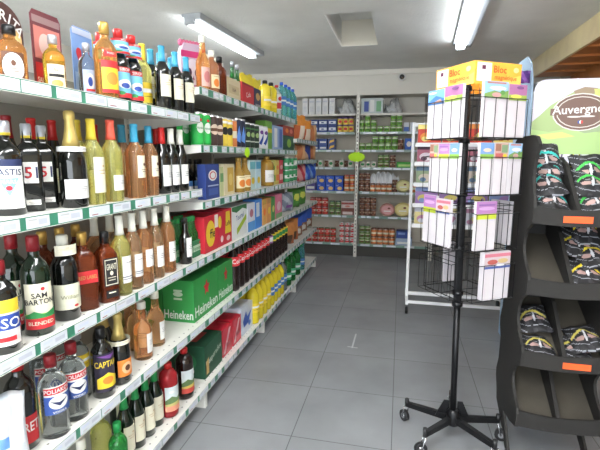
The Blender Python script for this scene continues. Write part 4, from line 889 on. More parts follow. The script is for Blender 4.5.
# right bay
backcans(1, 5, (361.5, 367.5, 373.5, 380, 386.5, 393, 399), [2, 3, 2, 1, 1, 3, 3], .078, .037, 'peas', 'green vegetable tin')
backbox(1, 5, 403.5, 409, .12, 'white and blue food box at the right of the second back shelf', P(226, 230, 236), [('r', 0, 0, 1, .5, P(60, 100, 180))]); backbox(1, 5, 409.5, 416, .12, 'white food box with blue stripe beside the white and blue one', P(230, 232, 236), [('r', .3, 0, .6, 1, P(90, 120, 190))])
backcans(1, 4, (362, 368.5, 375, 381.5, 388, 394.5), [1, 1, 2, 2, 2, 2], .09, .040, 'peas', 'tall green vegetable tin')
backcans(1, 4, (400.5,), 1, .14, .036, 'browncan', 'brown tin beside the green vegetable tins')
backbox(1, 4, 404.5, 413, .15, 'bright blue food box at the right of the third back shelf', P(50, 100, 200), [('e', .5, .5, .3, .25, WHITE)])
backcans(1, 3, (362.5, 368, 373.5), 1, .08, .034, 'wcan', 'small cream tin in the right bay')
backcans(1, 3, (380.5, 386), 2, .085, .038, 'peasd', 'green and white tin')
backcans(1, 3, (392.5,), 2, .085, .038, 'browncan', 'red brown tin beside the green ones')
backbox(1, 3, 396.5, 412, .075, 'bright green flat food box on the fourth back shelf', P(60, 170, 50), [('r', .1, .2, .9, .6, P(180, 220, 120))])
backcans(1, 2, (361.5, 367), 3, .085, .038, 'browncan', 'brown food tin')
backcans(1, 2, (372.5, 378, 383.5, 389), 1, .10, .036, 'jaro', 'small jar in front of the white glare', name='jar', cat='jar', lidpart=M((100, 50, 40), .35))
z = zB[2]; 
def sheetglare():  # white glare on the back panel, modelled as a standing sheet
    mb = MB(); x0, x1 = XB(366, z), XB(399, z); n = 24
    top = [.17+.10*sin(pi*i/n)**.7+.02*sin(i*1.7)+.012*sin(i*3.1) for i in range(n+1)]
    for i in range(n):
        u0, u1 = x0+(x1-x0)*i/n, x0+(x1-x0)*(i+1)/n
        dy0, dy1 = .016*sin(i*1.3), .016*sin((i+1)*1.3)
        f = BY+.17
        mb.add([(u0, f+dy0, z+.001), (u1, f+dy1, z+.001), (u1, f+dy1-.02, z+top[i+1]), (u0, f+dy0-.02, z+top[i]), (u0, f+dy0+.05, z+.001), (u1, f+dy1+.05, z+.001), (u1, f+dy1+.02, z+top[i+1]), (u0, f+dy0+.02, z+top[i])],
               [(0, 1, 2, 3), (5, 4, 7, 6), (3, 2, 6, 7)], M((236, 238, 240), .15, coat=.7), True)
    prop(part('glare_sheet', mb.build()), 'white sheet added as glare on the back panel behind the small jars', 'plastic film')
sheetglare()
backcans(1, 2, (394.5,), 2, .085, .036, 'browncan', 'brown tin beside the round packs', depth=.02)
def roundpack(k, px, R, txt, c1, c2, Y=BY+.03, nm='round_food_pack'):
    z = zB[k]; t = thing(nm, txt, 'food pack', (XB(px, z, Y), Y+.02, z+R*.86))
    mb = MB(); n = 28
    mb.lathe([(R*.6, -.03), (R*.98, -.026), (R, 0), (R*.96, .018), (R*.82, .024)], c1, n)
    for i, v in enumerate(mb.v): mb.v[i] = (v[0], v[1]*.86, v[2])
    part('tray', mb.build(), t, rot=(radians(90), 0, 0))
    part('lid_print', picture(R*1.5, R*1.2, None, [('e', .5, .5, .5, .5, c2), ('r', .2, .3, .8, .42, WHITE), ('e', .65, .68, .12, .1, P(120, 60, 50))], lambda u, v, e: Vector((u, -.0245-e, v-R*.6))), t)
roundpack(2, 403, .10, 'pale yellow round food pack on the fifth back shelf', P(196, 190, 130), P(226, 216, 150))
backcans(1, 2, (412.5,), 1, .12, .05, 'jaro', 'cream and brown tub beside the yellow round pack')
backcans(1, 1, (362, 367.5, 373), 3, .085, .038, 'browncan', 'brown and red food tin')
roundpack(1, 387, .105, 'pink round ham pack on the sixth back shelf', P(190, 130, 120), P(226, 160, 160))
roundpack(1, 402.5, .115, 'yellow round cheese pack on the sixth back shelf', P(214, 196, 120), P(236, 222, 150))
backcans(1, 0, (361.8, 367.3), 3, .085, .038, 'peasd', 'green and brown tin')
backcans(1, 0, (373.5, 379.5, 385.5, 391.5), 2, .10, .040, 'jaro', 'brown orange labelled jar', name='jar', cat='jar', lidpart=M((110, 60, 40), .35))
backbox(1, 0, 395, 412, .10, 'pale blue flat food box at the bottom right of the back shelves', P(160, 180, 206), [('r', .1, .2, .9, .5, WHITE)])
backbox(1, 0, 396, 411, .10, 'dark blue food box stacked on the pale blue one', P(40, 70, 150), [('r', .1, .5, .6, .8, P(120, 150, 210))], z0=.101)

# ================================================================== postcard carousel
HX, HYc = .303, 2.14
BLK = M((24, 24, 26), .35, metal=.3); BLKP = M((30, 30, 32), .5); CHR = M((190, 190, 192), .2, .9)
car = thing('postcard_carousel', 'tall black wire carousel on a five legged wheeled base, with an orange header sign', 'display rack', (HX, HYc, 0))
hub = Vector((0, 0, .12))
TIPS = [(.081, 2.245), (.162, 1.999), (.469, 1.980), (.526, 2.200), (.320, 2.382)]
for k, (tx, ty) in enumerate(TIPS):
    e = Vector((tx-HX, ty-HYc, .105)); d = (e-hub); n = Vector((-d.y, d.x, 0)).normalized()
    mb = MB(); vs = []
    for c, hw, hz in ((hub, .013, .016), (e, .011, .012)):
        vs += [c-n*hw-Vector((0, 0, hz)), c+n*hw-Vector((0, 0, hz)), c+n*hw+Vector((0, 0, hz)), c-n*hw+Vector((0, 0, hz))]
    mb.add(vs, [(0, 1, 2, 3), (7, 6, 5, 4), (0, 4, 5, 1), (1, 5, 6, 2), (2, 6, 7, 3), (3, 7, 4, 0)], BLK)
    lg = part('leg', mb.build(), car)
    mb = MB(); ry = .03; a = .6+k*1.3
    ax = Vector((cos(a), sin(a), 0)); cc = Vector((e.x, e.y, 0))+Vector((-sin(a), cos(a), 0))*.018
    mb.tube(e-Vector((0, 0, .012)), e+Vector((0, 0, .03)), .011, BLKP, 10)
    mb.tube(cc+Vector((0, 0, ry))-ax*.011, cc+Vector((0, 0, ry))+ax*.011, ry, BLKP, 20)
    mb.tube(cc+Vector((0, 0, ry))-ax*.013, cc+Vector((0, 0, ry))+ax*.013, .014, CHR, 12)
    for s in (-1, 1): mb.tube(e-Vector((0, 0, .01))+ax*.014*s, cc+Vector((0, 0, ry))+ax*.014*s, .004, CHR, 6)
    part('caster', mb.build(), lg)
mb = MB(); mb.lathe([(.03, .09), (.032, .10), (.03, .155), (.02, .17)], BLK, 20); part('hub', mb.build(), car)
for s in (-1, 1):
    mb = MB(); mb.prism([(.02*s, .10), (.085*s, .11), (.045*s, .20), (.02*s, .20)], .02, .026, BLK, 'y'); part('gusset', mb.build(), car)
LEAN = (-.032, 0)     # the pole leans a touch
def pole_at(z): return Vector((LEAN[0]*z/1.8, 0, z))
mb = MB(); mb.tube(pole_at(.12), pole_at(.75), .015, BLK, 14); part('pole', mb.build(), car)
mb = MB(); mb.tube(pole_at(.70), pole_at(1.80), .019, BLKP, 14)
for zz in (.705, .76, .98, 1.23, 1.47, 1.70): mb.tube(pole_at(zz), pole_at(zz+.02), .025, BLK, 14)
part('sleeve', mb.build(), car)
v_ = Vector((HX, HYc, 0)).normalized(); r_ = Vector((v_.y, -v_.x, 0)); AL = radians(41.4)
d1 = r_*cos(AL)+v_*sin(AL); d2 = -r_*sin(AL)+v_*cos(AL); S = .27
CORN = -(d1+d2)*S/2
# faces: origin, direction along the face, outward normal
FACES = [(CORN, d1, -d2), (CORN, d2, -d1), (CORN+d1*S, d2, d1), (CORN+d2*S, d1, d2)]
FACES = [(o, d, n) for o, d, n in FACES]
TIERS = [1.49, 1.25, 1.01, .785]
centre = r_*.012
WIRE = .0017
for ti, zt in enumerate(TIERS):
    for fi, (o, d, n) in enumerate(FACES):
        mb = MB(); c = centre
        def q(u, off, z): return c+o+d*u+n*off+Vector((0, 0, z))
        u0, u1 = .032, S-.008
        for off, zh in ((.0, .165), (.032, .16)):
            mb.tube(q(u0, off, zt), q(u1, off, zt), WIRE, BLK, 6)
            mb.tube(q(u0, off, zt+zh), q(u1, off, zt+zh), WIRE, BLK, 6)
        for k in range(5):
            u = u0+(u1-u0)*k/4
            mb.path([q(u, 0, zt+.20), q(u, 0, zt), q(u, .032, zt), q(u, .032, zt+.16)], WIRE*.8, BLK, 5)
        for u in (u0, u1): mb.tube(q(u, 0, zt+.165), q(u, .032, zt+.16), WIRE, BLK, 5)
        mb.tube(pole_at(zt+.19), q(S/2, 0, zt+.19), WIRE*1.3, BLK, 6); mb.tube(pole_at(zt), q(S/2, 0, zt), WIRE*1.3, BLK, 6)
        part('wire_pocket', mb.build(), car)
    mb = MB()
    cs = [CORN, CORN+d1*S, CORN+d1*S+d2*S, CORN+d2*S]
    for zz in (zt, zt+.19):
        for a, b in zip(cs, cs[1:]+cs[:1]): mb.tube(centre+Vector((0, 0, zz))+a*.97, centre+Vector((0, 0, zz))+b*.97, WIRE, BLK, 5)
    for a in cs: mb.tube(centre+Vector((0, 0, zt))+a*.97, centre+Vector((0, 0, zt+.19))+a*.97, WIRE, BLK, 5)
    part('wire_frame', mb.build(), car)
# header sign, a four sided card box
OR1 = M((250, 172, 66), .6); OR2 = M((252, 200, 96), .6)
hs = .245; z0, z1 = 1.708, 1.798
c = centre; co = -(d1*hs+d2*hs)/2
SG = [(co, d1), (co+d1*hs, d2), (co+d1*hs+d2*hs, -d1), (co+d2*hs, -d2)]
for o, d in SG:
    n = Vector((d.y, -d.x, 0)); mid = c+o+d*hs/2
    mp = lambda u, v, e, mid=mid, d=d, n=n: mid+d*u+n*(.0015+e)+Vector((0, 0, z0+v))
    mb = MB(); a, b = c+o, c+o+d*hs
    vs = [a+n*t+Vector((0, 0, zz)) for t in (0, .0015) for zz in (z0, z1)] + [b+n*t+Vector((0, 0, zz)) for t in (0, .0015) for zz in (z0, z1)]
    mb.add(vs, [(0, 1, 3, 2), (4, 6, 7, 5), (0, 4, 5, 1), (2, 3, 7, 6), (0, 2, 6, 4), (1, 5, 7, 3)], OR1); sg = part('header_sign', mb.build(), car)
    part('sign_print', picture(hs*.99, z1-z0, None, [('p', [(.3, 0), (1, 0), (1, .5)], OR2), ('r', .03, .12, .34, .94, P(250, 240, 232)), ('r', .13, .64, .21, .82, P(90, 30, 60)), ('r', .1, .3, .28, .33, P(220, 190, 180)),
        T('Bloc', .52, .68, .32, P(196, 80, 30), .3), T('magnétique', .65, .30, .26, P(206, 96, 40), .56), ('e', .87, .7, .06, .12, P(255, 224, 150))], mp), sg)
# note pads in the pockets
VIO = P(176, 110, 160); SKY = P(150, 196, 236); GRS = P(150, 180, 70); LIM = P(196, 210, 50); PAPER = P(214, 208, 212)
ART = {
 'sea': (P(120, 180, 230), [('p', [(0, .2), (.5, .6), (1, .35), (1, 0), (0, 0)], P(60, 120, 190)), ('p', [(.2, .1), (.8, .35), (.9, .1)], P(206, 150, 120)), ('e', .3, .8, .25, .08, WHITE)]),
 'violet': (VIO, [('r', 0, 0, 1, .34, GRS), ('e', .4, .25, .3, .12, P(226, 222, 90)), ('e', .6, .8, .2, .1, P(120, 70, 130))]),
 'castle': (SKY, [('r', .1, .86, .9, .96, P(190, 120, 110)), ('e', .55, .6, .35, .12, WHITE), ('p', [(0, .25), (.4, .45), (.7, .35), (1, .5), (1, 0), (0, 0)], P(120, 160, 80)), ('e', .5, .2, .2, .14, P(206, 150, 150)), ('e', .75, .35, .1, .14, P(90, 150, 70))]),
 'lav': (P(176, 120, 180), [('r', 0, 0, 1, .3, LIM), ('e', .5, .6, .4, .1, P(206, 160, 210)), ('r', .1, .75, .9, .85, P(140, 90, 160))]),
 'mix': (P(200, 160, 150), [('r', .05, .5, .45, .95, P(150, 100, 80)), ('r', .5, .4, .95, .9, P(120, 150, 110)), ('r', .05, .05, .6, .35, P(196, 90, 90)), ('e', .75, .2, .15, .12, YEL)]),
 'mix2': (P(206, 190, 196), [('r', 0, .7, 1, .9, P(206, 110, 130)), ('e', .3, .4, .2, .15, P(180, 80, 70)), ('e', .7, .45, .2, .14, P(210, 180, 120)), ('r', 0, 0, 1, .14, P(70, 90, 160)), ('e', .6, .2, .16, .07, WHITE)]),
 'blue': (P(110, 150, 210), [('r', 0, 0, 1, .3, LGREEN), ('e', .5, .55, .3, .12, P(226, 200, 170))]),
}
def pad(fi, ti, u0, w, h, art, txt, n=1, dz=0, th=.014, arth=.30):
    o, d, nn = FACES[fi]; c = centre
    p = c+o+d*(u0+w/2)+nn*.016+Vector((HX, HYc, TIERS[ti]+.003+dz)); 
    t = thing('note_pad', txt, 'note pad', p, atan2(nn.y, nn.x))
    mb = MB(); mb.box(-th/2, -w/2, 0, th/2, w/2, h, PAPER, .001); part('paper_block', mb.build(), t)
    base, ops = ART[art]
    part('cover_picture', picture(w*.99, h*arth, base, ops, lambda u, v, e: Vector((th/2+e, u, h*(1-arth)+v))), t, label=None)
    return t
pad(0, 0, .034, .125, .222, 'castle', 'wide note pad with castle and sky picture in the top tier, right face')
pad(0, 0, .163, .098, .216, 'violet', 'note pad with violet and green picture in the top tier, right face')
pad(1, 0, .034, .112, .216, 'violet', 'note pad with violet and green picture in the top tier, left face')
pad(1, 0, .150, .112, .212, 'sea', 'note pad with blue sea picture at the outer left of the top tier')
pad(0, 1, .034, .072, .215, 'blue', 'note pad with blue picture in the second tier, beside the pole on the right')
pad(0, 1, .110, .072, .215, 'mix', 'note pad with brown and green picture in the second tier, right face middle')
pad(0, 1, .186, .074, .215, 'castle', 'note pad with sky picture at the outer right of the second tier')
pad(1, 1, .034, .060, .215, 'blue', 'note pad with blue picture in the second tier, beside the pole on the left')
pad(1, 1, .098, .070, .215, 'lav', 'note pad with lavender and lime picture in the middle of the second tier, left face')
pad(1, 1, .172, .060, .215, 'mix', 'note pad with brown picture at the outer left of the second tier')
pad(0, 2, .034, .110, .212, 'lav', 'note pad with lavender and lime picture alone in the third tier, right face', arth=.36)
pad(1, 2, .070, .095, .212, 'mix2', 'note pad with pink and brown picture in the third tier, left face')
pad(1, 2, .168, .092, .222, 'lav', 'note pad with purple and lime picture at the outer left of the third tier', arth=.36)
pad(2, 2, .03, .12, .20, 'mix2', 'pale note pad on the far right side of the third tier')
pad(0, 3, .090, .145, .215, 'mix2', 'thick stack of note pads with pink picture in the lowest tier', th=.028, arth=.34)
pad(3, 3, .13, .10, .20, 'blue', 'white note pad seen from behind in the lowest tier, left rear')
pad(2, 0, .08, .12, .21, 'sea', 'note pad on the hidden right rear face of the top tier')
pad(2, 1, .08, .12, .21, 'lav', 'note pad on the hidden right rear face of the second tier')

# ================================================================== white magazine rack behind
WM = M((232, 232, 232), .35)
RX0, RX1, RY = .10, .95, 4.10
rk = thing('magazine_rack', 'white metal magazine rack on wheels behind the postcard carousel', 'display rack', ((RX0+RX1)/2, RY, 0)); w = (RX1-RX0)
for s in (-1, 1):
    mb = MB(); mb.box(s*w/2-.013, -.02, .09, s*w/2+.013, .02, 1.71, WM, .003); part('post', mb.build(), rk)
    mb = MB(); mb.prism([(-.17, .09), (.25, .09), (.25, .12), (.04, .13), (.02, .26), (-.02, .26), (-.04, .13), (-.17, .12)], s*w/2-.012, s*w/2+.012, WM, 'x'); part('foot', mb.build(), rk)
    for yy in (-.15, .23):
        mb = MB(); mb.tube((s*w/2, yy, .09), (s*w/2, yy, .055), .008, CHR, 8); mb.tube((s*w/2-.011, yy, .03), (s*w/2+.011, yy, .03), .03, BLKP, 18); part('caster', mb.build(), rk)
for zz in (.15, 1.69): mb = MB(); mb.box(-w/2+.013, -.012, zz-.015, w/2-.013, .012, zz+.015, WM, .003); part('cross_rail', mb.build(), rk)
mb = MB(); mb.box(-w/2+.013, -.16, .10, w/2-.013, -.14, .125, WM, .002); part('cross_rail', mb.build(), rk)
MZ = [.80, .98, 1.16, 1.34, 1.50]
for zz in MZ:
    mb = MB(); mb.prism([(-.15, zz), (-.146, zz+.03), (-.152, zz+.03), (-.157, zz-.004), (-.02, zz+.012), (-.02, zz+.016)], -w/2+.015, w/2-.015, WM, 'x'); part('shelf', mb.build(), rk)
MAGC = [[P(206, 190, 120), P(180, 120, 150), P(200, 200, 210)], [P(150, 110, 170), P(210, 190, 90), P(120, 140, 190)], [P(140, 160, 120), P(206, 190, 170), P(90, 120, 150)], [P(170, 90, 110), P(226, 214, 220), P(80, 50, 70)], [P(214, 60, 44), P(236, 140, 50), P(240, 220, 120)]]
rnd = random.Random(5)
for r0, zz in enumerate(MZ):
    for cidx in range(4):
        c1, c2, c3 = rnd.sample(MAGC[r0], 3) if cidx else MAGC[r0]
        x = -w/2+.03+.203*cidx+.10
        t = thing('magazine', '%s magazine on the %s shelf of the white rack' % (('leftmost', 'second', 'third', 'rightmost')[cidx], ('lowest', 'second lowest', 'middle', 'second highest', 'highest')[r0]), 'magazine', ((RX0+RX1)/2+x, RY-.135, zz+.008))
        t.rotation_euler = (radians(-14), 0, 0)
        H = .165 if r0 < 4 else .185
        mb = MB(); mb.box(-.095, -.004, 0, .095, .004, H, PAPER, .001); part('pages', mb.build(), t)
        part('cover_print', picture(.188, H*.98, c1, [('r', 0, .78, 1, 1, c3), ('e', .5+.1*(cidx-1), .4, .3, .22, c2), ('e', .3, .3, .14, .12, c3), ('p', [(.5, .05), (.95, .1), (.8, .5)], c1)], lambda u, v, e: Vector((u, -.004-e, v))), t)

# ================================================================== shelving with the pale blue side behind the sausage stand
SX0, SX1, SY = .84, 1.10, 3.3
LB = M((176, 204, 230), .45)
t = thing('shelving_unit', 'pale shelving unit with light blue curved side panel beyond the sausage display', 'shelving', ((SX0+SX1)/2, SY, 0)); w = SX1-SX0
mb = MB(); mb.prism([(-.02, 0), (.38, 0), (.38, 2.10), (.16, 2.10), (.06, 2.04), (.0, 1.93), (-.02, 1.75)], -w/2-.012, -w/2, LB, 'x'); part('side_panel', mb.build(), t)
mb = MB(); mb.prism([(-.02, 0), (.38, 0), (.38, 1.92), (0, 1.92), (-.02, 1.75)], w/2, w/2+.012, LB, 'x'); part('side_panel', mb.build(), t)
mb = MB(); mb.box(-w/2, .37, 0, w/2, .38, 1.9, WM); part('back_panel', mb.build(), t)
for zz in (.3, .65, 1.0, 1.28, 1.56, 1.84):
    mb = MB(); mb.box(-w/2, 0, zz-.018, w/2, .37, zz, WM); part('shelf', mb.build(), t)
rowi = [(1.84, [(P(226, 222, 216), .07), (P(206, 226, 220), .08)]), (1.56, [(P(60, 110, 70), .18), (P(214, 60, 50), .14)]), (1.28, [(P(230, 226, 220), .16), (P(60, 60, 60), .15)])]
for zz, its in rowi:
    x = SX0+.03
    for i, (m, h) in enumerate(its):
        boxthing('tea_box', '%s box on the %s shelf of the blue sided unit' % (ORDL[i], {1.84: 'top', 1.56: 'second', 1.28: 'third'}[zz]), 'box', x, SY+.02, zz, x+.09, SY+.12, zz+h, m, (), [('r', .15, .3, .85, .6, WHITE), ('e', .5, .75, .2, .08, RED)]); x += .105
def pat_p(u, v): return P(96, 50, 150) if sin(u*7+v*5) > -.3 else P(150, 90, 190)
p = un(516.5, 82, 'Y', 3.24)
bag('bow_ribbon', 'small purple foil bow fixed to the edge of the blue sided unit', 'bow', (SX0-.055, 3.30, p.z-.0), .07, .08, .04, pat_p, rz=radians(-90), seed=77, crumple=.5)

# ================================================================== black cardboard sausage display
KB = M((35, 33, 31), .7, noise=.10, nscale=14); KB2 = M((72, 67, 58), .75, noise=.12, nscale=9)
DX0, DX1, DY0, DY1 = .55, .905, 2.0, 2.40
LIP = [1.21, .90, .57, .28]; LH = .075
ds = thing('sausage_display', 'black cardboard display stand with four slanted trays and a printed header', 'display stand', ((DX0+DX1)/2, DY0, 0))
dw = DX1-DX0
def side_pts():
    pts = []
    tops = LIP[::-1]
    # front edge from the bottom upwards
    pts += [(.06, 0.0), (.12, .0), (.20, .07), (.30, .125), (.33, .16), (.02, tops[0]-LH-.012), (-.005, tops[0]-LH)]
    pts = [(.06, 0), (.16, .085), (.22, .155), (.10, tops[0]-LH-.035), (-.005, tops[0]-LH)]
    for k, zt in enumerate(tops):
        nxt = tops[k+1]-LH if k < 3 else None
        pts += [(-.008, zt-.01), (.0, zt+.015)]
        if nxt:
            n = 8; z0_, z1_ = zt+.015, nxt-.005
            for i in range(1, n):
                a = i/n; pts.append((.10*sin(pi*a)**.8+.02*a, z0_+(z1_-z0_)*a))
            pts.append((.0, nxt))
        else:
            for i in range(1, 8):
                a = i/7; pts.append((.045*sin(pi*a), zt+.015+.24*a))
    pts += [(.01, 1.475), (.04, 1.497), (.10, 1.505), (.34, 1.505), (.39, 1.485)]
    # back edge downwards with shallow steps
    for zt in LIP:
        pts += [(.392, zt+.07), (.425, zt+.0), (.42, zt-.04), (.385, zt-.10)]
    pts += [(.37, .13), (.28, .09), (.19, .04), (.13, 0)]
    return pts
sp = side_pts()
for s, x in ((-1, -dw/2), (1, dw/2-.012)):
    mb = MB(); mb.prism(sp, x, x+.012, KB, 'x'); part('side_panel', mb.build(), ds)
mb = MB(); mb.box(-dw/2+.012, .385, .15, dw/2-.012, .392, 1.44, KB); part('back_panel', mb.build(), ds)
TAGO = M((240, 92, 40), .5)
for k, zt in enumerate(LIP):
    # lip, curved: lower in the middle
    n = 16; mb = MB(); x0, x1 = -dw/2+.012, dw/2-.012
    vs = []
    for i in range(n+1):
        u = i/n; xx = x0+(x1-x0)*u; top = zt-.016*sin(pi*u); bot = zt-LH-.010*sin(pi*u)
        vs += [(xx, 0, bot), (xx, 0, top), (xx, .010, top), (xx, .010, bot)]
    fs = []
    for i in range(n):
        a, b = 4*i, 4*i+4
        fs += [(a, b, b+1, a+1), (a+1, b+1, b+2, a+2), (a+2, b+2, b+3, a+3), (a+3, b+3, b, a)]
    mb.add(vs, fs, KB); lip = part('front_lip', mb.build(), ds)
    zb = zt-LH
    mb = MB(); mb.prism([(.010, zb), (.385, zb+.20), (.385, zb+.207), (.010, zb+.007)], x0, x1, KB2, 'x'); tr = part('tray_floor', mb.build(), ds)
    for j in (1,):
        xx = -dw/2+dw*j/2
        mb = MB(); mb.prism([(.011, zb+.008), (.384, zb+.208), (.384, zb+.31), (.20, zb+.245), (.011, zt-.016)], xx-.008, xx+.008, KB, 'x'); part('divider', mb.build(), ds)
    if k in (0, 2):
        xt = .722 if k == 0 else .775
        mb = MB(); mb.box(xt-.055-(DX0+DX1)/2, -.0022, zt-.068, xt+.055-(DX0+DX1)/2, -.0004, zt-.040, TAGO)
        part('orange_tag', mb.build(), lip, rot=(0, 0, 0), label='orange tag')
# header board
HM = M((240, 238, 240), .4)
hx0, hx1, hz0, hz1 = .585, .955, 1.425, 1.76; hy = .27
cx = (DX0+DX1)/2
hd = part('header_board', None, ds) if False else None
pts = [(hx0-cx, hz0), (hx1-cx, hz0), (hx1-cx, hz1-.05)] + [(hx1-cx-.05+.05*cos(a), hz1-.05+.05*sin(a)) for a in [pi/2*k/6 for k in range(1, 7)]] + [(hx0-cx+.05+.05*cos(a), hz1-.05+.05*sin(a)) for a in [pi/2+pi/2*k/6 for k in range(0, 7)]]
mb = MB(); mb.prism(pts, hy, hy+.004, HM, 'y'); hb = part('header_board', mb.build(), ds)
BRN = P(112, 84, 74)
hw, hh = hx1-hx0, hz1-hz0
hops = [('p', [(0, 0), (1, 0), (1, .78), (.9, .84), (.74, .86), (.55, .88), (.46, .84), (.34, .76), (.2, .66), (.08, .52), (0, .44)], P(160, 182, 120)),
        ('p', [(.44, .84), (.56, .89), (.70, .87), (.62, .7), (.5, .7)], P(150, 130, 104)), ('p', [(.66, .86), (.9, .84), (1, .78), (1, .66), (.7, .7)], P(196, 204, 110)),
        ('p', [(0, .34), (.2, .30), (.5, .36), (.8, .28), (1, .32), (1, 0), (0, 0)], P(172, 204, 128)), ('p', [(.05, .26), (.35, .30), (.5, .24), (.2, .2)], P(214, 220, 120)), ('p', [(.45, .34), (1, .42), (1, .34), (.6, .28)], P(150, 170, 130)),
        ('e', .54, .56, .32, .25, P(226, 220, 214)), ('e', .54, .56, .305, .236, BRN), ('e', .54, .56, .275, .208, P(216, 206, 198)), ('e', .54, .56, .262, .196, BRN),
        ('p', [(.2, .52), (.88, .56), (.88, .65), (.2, .61)], BRN), T('Auvergnou', .54, .585, .15, WHITE, .68, .05), ('e', .47, .50, .08, .012, P(226, 220, 214)), ('e', .61, .505, .09, .012, P(226, 220, 214)),
        ('e', .53, .43, .018, .022, P(60, 80, 160)), ('e', .545, .43, .014, .022, WHITE), ('e', .56, .43, .014, .022, P(214, 60, 60))]
hbp = [('p', [((x-hx0+cx)/hw, (z-hz0)/hh) for x, z in pts], P(208, 204, 222))] + hops
part('header_print', picture(hw, hh, None, hbp, lambda u, v, e: Vector((u+(hx0+hx1)/2-cx, hy-e*.8, hz0+v))), hb)

def sausage_pat(arc, seed):
    rnd = random.Random(seed); K0 = P(22, 21, 24); K1 = P(48, 46, 50); win = P(188, 150, 144); lab = P(214, 214, 220); sil = P(150, 152, 160)
    ph = rnd.uniform(0, 6); A = P(*arc)
    def f(u, v):
        b = .68-.55*(u-.5)**2*2+.02*sin(9*u+ph)
        if abs(v-b) < .042 and .05 < u < .95: return A
        if abs(u-.52-.1*(v-.5)) < .035 and .30 < v < .72: return lab
        if .28 < v < b-.10 and (((u-.30)/.15+.3*sin(9*v))**2+((v-.40)/.075)**2 < 1 or ((u-.74)/.14)**2+((v-.46+.2*(u-.7))/.07)**2 < 1): return win
        if sin(u*8+v*31+ph+2.2*sin(u*6)) > .93: return sil
        return K1 if sin(u*15+ph)*sin(v*13+ph) > .45 else K0
    return f
TEALc, GRNc, YELc, PURc = (40, 190, 180), (60, 200, 70), (240, 214, 40), (216, 200, 90)
def trayslope(k, y, zb=None): return LIP[k]-LH+.007+(y-.010)*.20/.375
cellw = dw/2
def packs(k, cell, arc, spec, txt, seed):
    xc = DX0+cellw*(cell+.5)
    names = ('frontmost', 'second from front', 'third from front', 'topmost', 'rearmost')
    for i, (dx, yy, up, tilt, roll) in enumerate(spec):
        o = bag('sausage_pack', '%s, %s' % (txt, names[i]), 'sausage pack', (xc+dx, DY0+yy, trayslope(k, yy)+.022+up), .142, .172, .042, sausage_pat(arc, seed+i), seed=seed+i, n=36, m=36, crumple=.22)
        o.matrix_world = Matrix.Translation(o.location) @ Matrix.Rotation(radians(roll), 4, 'Y') @ Matrix.Rotation(radians(-tilt), 4, 'X') @ Matrix.Rotation(radians(-90), 4, 'Z')
packs(0, 0, TEALc, [(.005, .03, .0, 58, 6), (.010, .10, .03, 50, -10), (.004, .165, .03, 34, 8), (.016, .20, .06, 28, -8)], 'black sausage pouch with teal arc, top tray', 100)
packs(0, 1, GRNc, [(.005, .03, .0, 58, -8), (-.01, .10, .03, 50, 8), (.01, .17, .03, 34, -4)], 'black sausage pouch with green arc, top tray', 110)
packs(1, 1, YELc, [(-.01, .03, .0, 60, 4), (.04, .10, .03, 60, -10), (-.02, .16, .03, 50, 12), (.03, .20, .06, 44, 5)], 'black sausage pouch with yellow arc, second tray', 130)
packs(2, 0, PURc, [(.008, .02, .0, 74, 4), (.010, .13, .02, 62, -8)], 'dark sausage pouch with pale yellow arc, third tray left', 150)
packs(2, 1, PURc, [(-.02, .02, .0, 74, 10), (.03, .04, .035, 72, -14)], 'dark sausage pouch with pale yellow arc, third tray right', 160)

# small leaflets standing at the back of the top tray
for i, (x, c, w_) in enumerate(((.70, (150, 120, 180), .030), (.735, (206, 206, 220), .032), (.775, (226, 210, 60), .026), (.81, (190, 190, 196), .034))):
    t = thing('leaflet', '%s small leaflet standing behind the pouches of the top tray' % ORDL[i], 'leaflet', (x, DY0+.262, 1.365), 0)
    t.rotation_euler = (radians(-12), radians(10), 0)
    mb = MB(); mb.box(-w_/2, -.001, 0, w_/2, .001, .085, P(*c)); part('card', mb.build(), t)
    part('card_print', picture(w_*.9, .08, P(*c), [('r', .1, .6, .9, .8, WHITE), ('r', .1, .1, .9, .3, RED if i == 1 else WHITE)], lambda u, v, e: Vector((u, -.001-e, v+.002))), t)

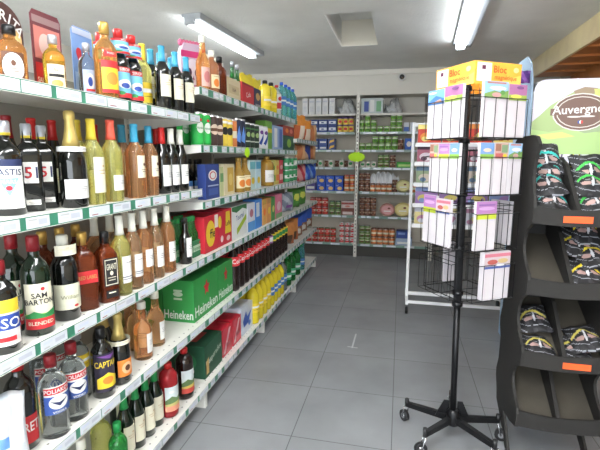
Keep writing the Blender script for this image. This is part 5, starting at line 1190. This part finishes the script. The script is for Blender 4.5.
# ------------------------------------------------------------------ nudge neighbours on the left shelves so that none touch
def footprint(o):
    xs = []; o_m = Matrix.Translation(o.location) @ o.rotation_euler.to_matrix().to_4x4()
    def walk(x, m):
        if x.type == 'MESH': xs.extend(m @ v.co for v in x.data.vertices)
        for c in x.children: walk(c, m @ Matrix.Translation(c.location) @ c.rotation_euler.to_matrix().to_4x4())
    walk(o, o_m); return xs
ITEMS = []
for o in list(COL.objects):
    if o.parent or 'label' not in o or o.get('category') in ('shelving', 'price sign', 'post'): continue
    if not (-1.43 < o.location.x < -1.0 and .5 < o.location.y < 5.6): continue
    vs = footprint(o)
    if not vs: continue
    x0, x1 = min(v.x for v in vs), max(v.x for v in vs); y0, y1 = min(v.y for v in vs), max(v.y for v in vs); z0, z1 = min(v.z for v in vs), max(v.z for v in vs)
    rnd_ = o['category'] in ('bottle', 'can')
    r = max(sqrt((v.x-o.location.x)**2+(v.y-o.location.y)**2) for v in vs if abs(v.z-(z0+z1)/2) < .6*(z1-z0)) if rnd_ else 0
    ITEMS.append(dict(o=o, r=r, hx=(x1-x0)/2, hy=(y1-y0)/2, x=(x0+x1)/2 if not rnd_ else o.location.x, y=(y0+y1)/2 if not rnd_ else o.location.y, z0=z0, z1=z1,
                      w=(.25 if o.location.x > -1.13 else 1.0)*(1 if rnd_ else (.06 if o['category'] in ('gift pack', 'carton') else .3))))
    ITEMS[-1]['sx'], ITEMS[-1]['sy'] = ITEMS[-1]['x'], ITEMS[-1]['y']
    if o['category'] == 'bag': ITEMS[-1]['hx'] *= .8; ITEMS[-1]['hy'] *= .85
def separate(a, b):
    if min(a['z1'], b['z1'])-max(a['z0'], b['z0']) < .004: return None
    dx, dy = b['x']-a['x'], b['y']-a['y']
    if a['r'] and b['r']:
        d = sqrt(dx*dx+dy*dy) or 1e-6; p = a['r']+b['r']+.001-d
        return (dx/d*p, dy/d*p) if p > 0 else None
    if not a['r'] and not b['r']:
        px, py = a['hx']+b['hx']+.001-abs(dx), a['hy']+b['hy']+.001-abs(dy)
        if px <= 0 or py <= 0: return None
        return (math.copysign(px, dx), 0) if px < py else (0, math.copysign(py, dy))
    s, c, q = (1, a, b) if b['r'] else (-1, b, a)
    dx, dy = q['x']-c['x'], q['y']-c['y']
    nx, ny = max(-c['hx'], min(c['hx'], dx)), max(-c['hy'], min(c['hy'], dy))
    ex, ey = dx-nx, dy-ny; d = sqrt(ex*ex+ey*ey)
    if d > 1e-6:
        p = q['r']+.001-d
        return (s*ex/d*p, s*ey/d*p) if p > 0 else None
    px, py = c['hx']+q['r']-abs(dx), c['hy']+q['r']-abs(dy)
    return (s*math.copysign(px, dx), 0) if px < py else (0, s*math.copysign(py, dy))
PAIRS = [(a, b) for i, a in enumerate(ITEMS) for b in ITEMS[i+1:] if abs(a['y']-b['y']) < .6 and min(a['z1'], b['z1'])-max(a['z0'], b['z0']) > .004]
for it in range(160):
    hit = 0
    for a, b in PAIRS:
        m = separate(a, b)
        if m:
            hit += 1; t = a['w']+b['w']
            a['x'] -= m[0]*a['w']/t*.7; a['y'] -= m[1]*a['w']/t*.7; b['x'] += m[0]*b['w']/t*.7; b['y'] += m[1]*b['w']/t*.7
    for a in ITEMS:
        h = a['r'] or a['hx']; a['x'] = min(GX-.004-h, max(GB+.002+h, a['x'])) if 2*h < .41 else a['x']
        a['y'] = max(a['sy']-.10, min(a['sy']+.10, a['y']))
    if not hit: break
for a in ITEMS: a['o'].location.x += a['x']-a['sx']; a['o'].location.y += a['y']-a['sy']
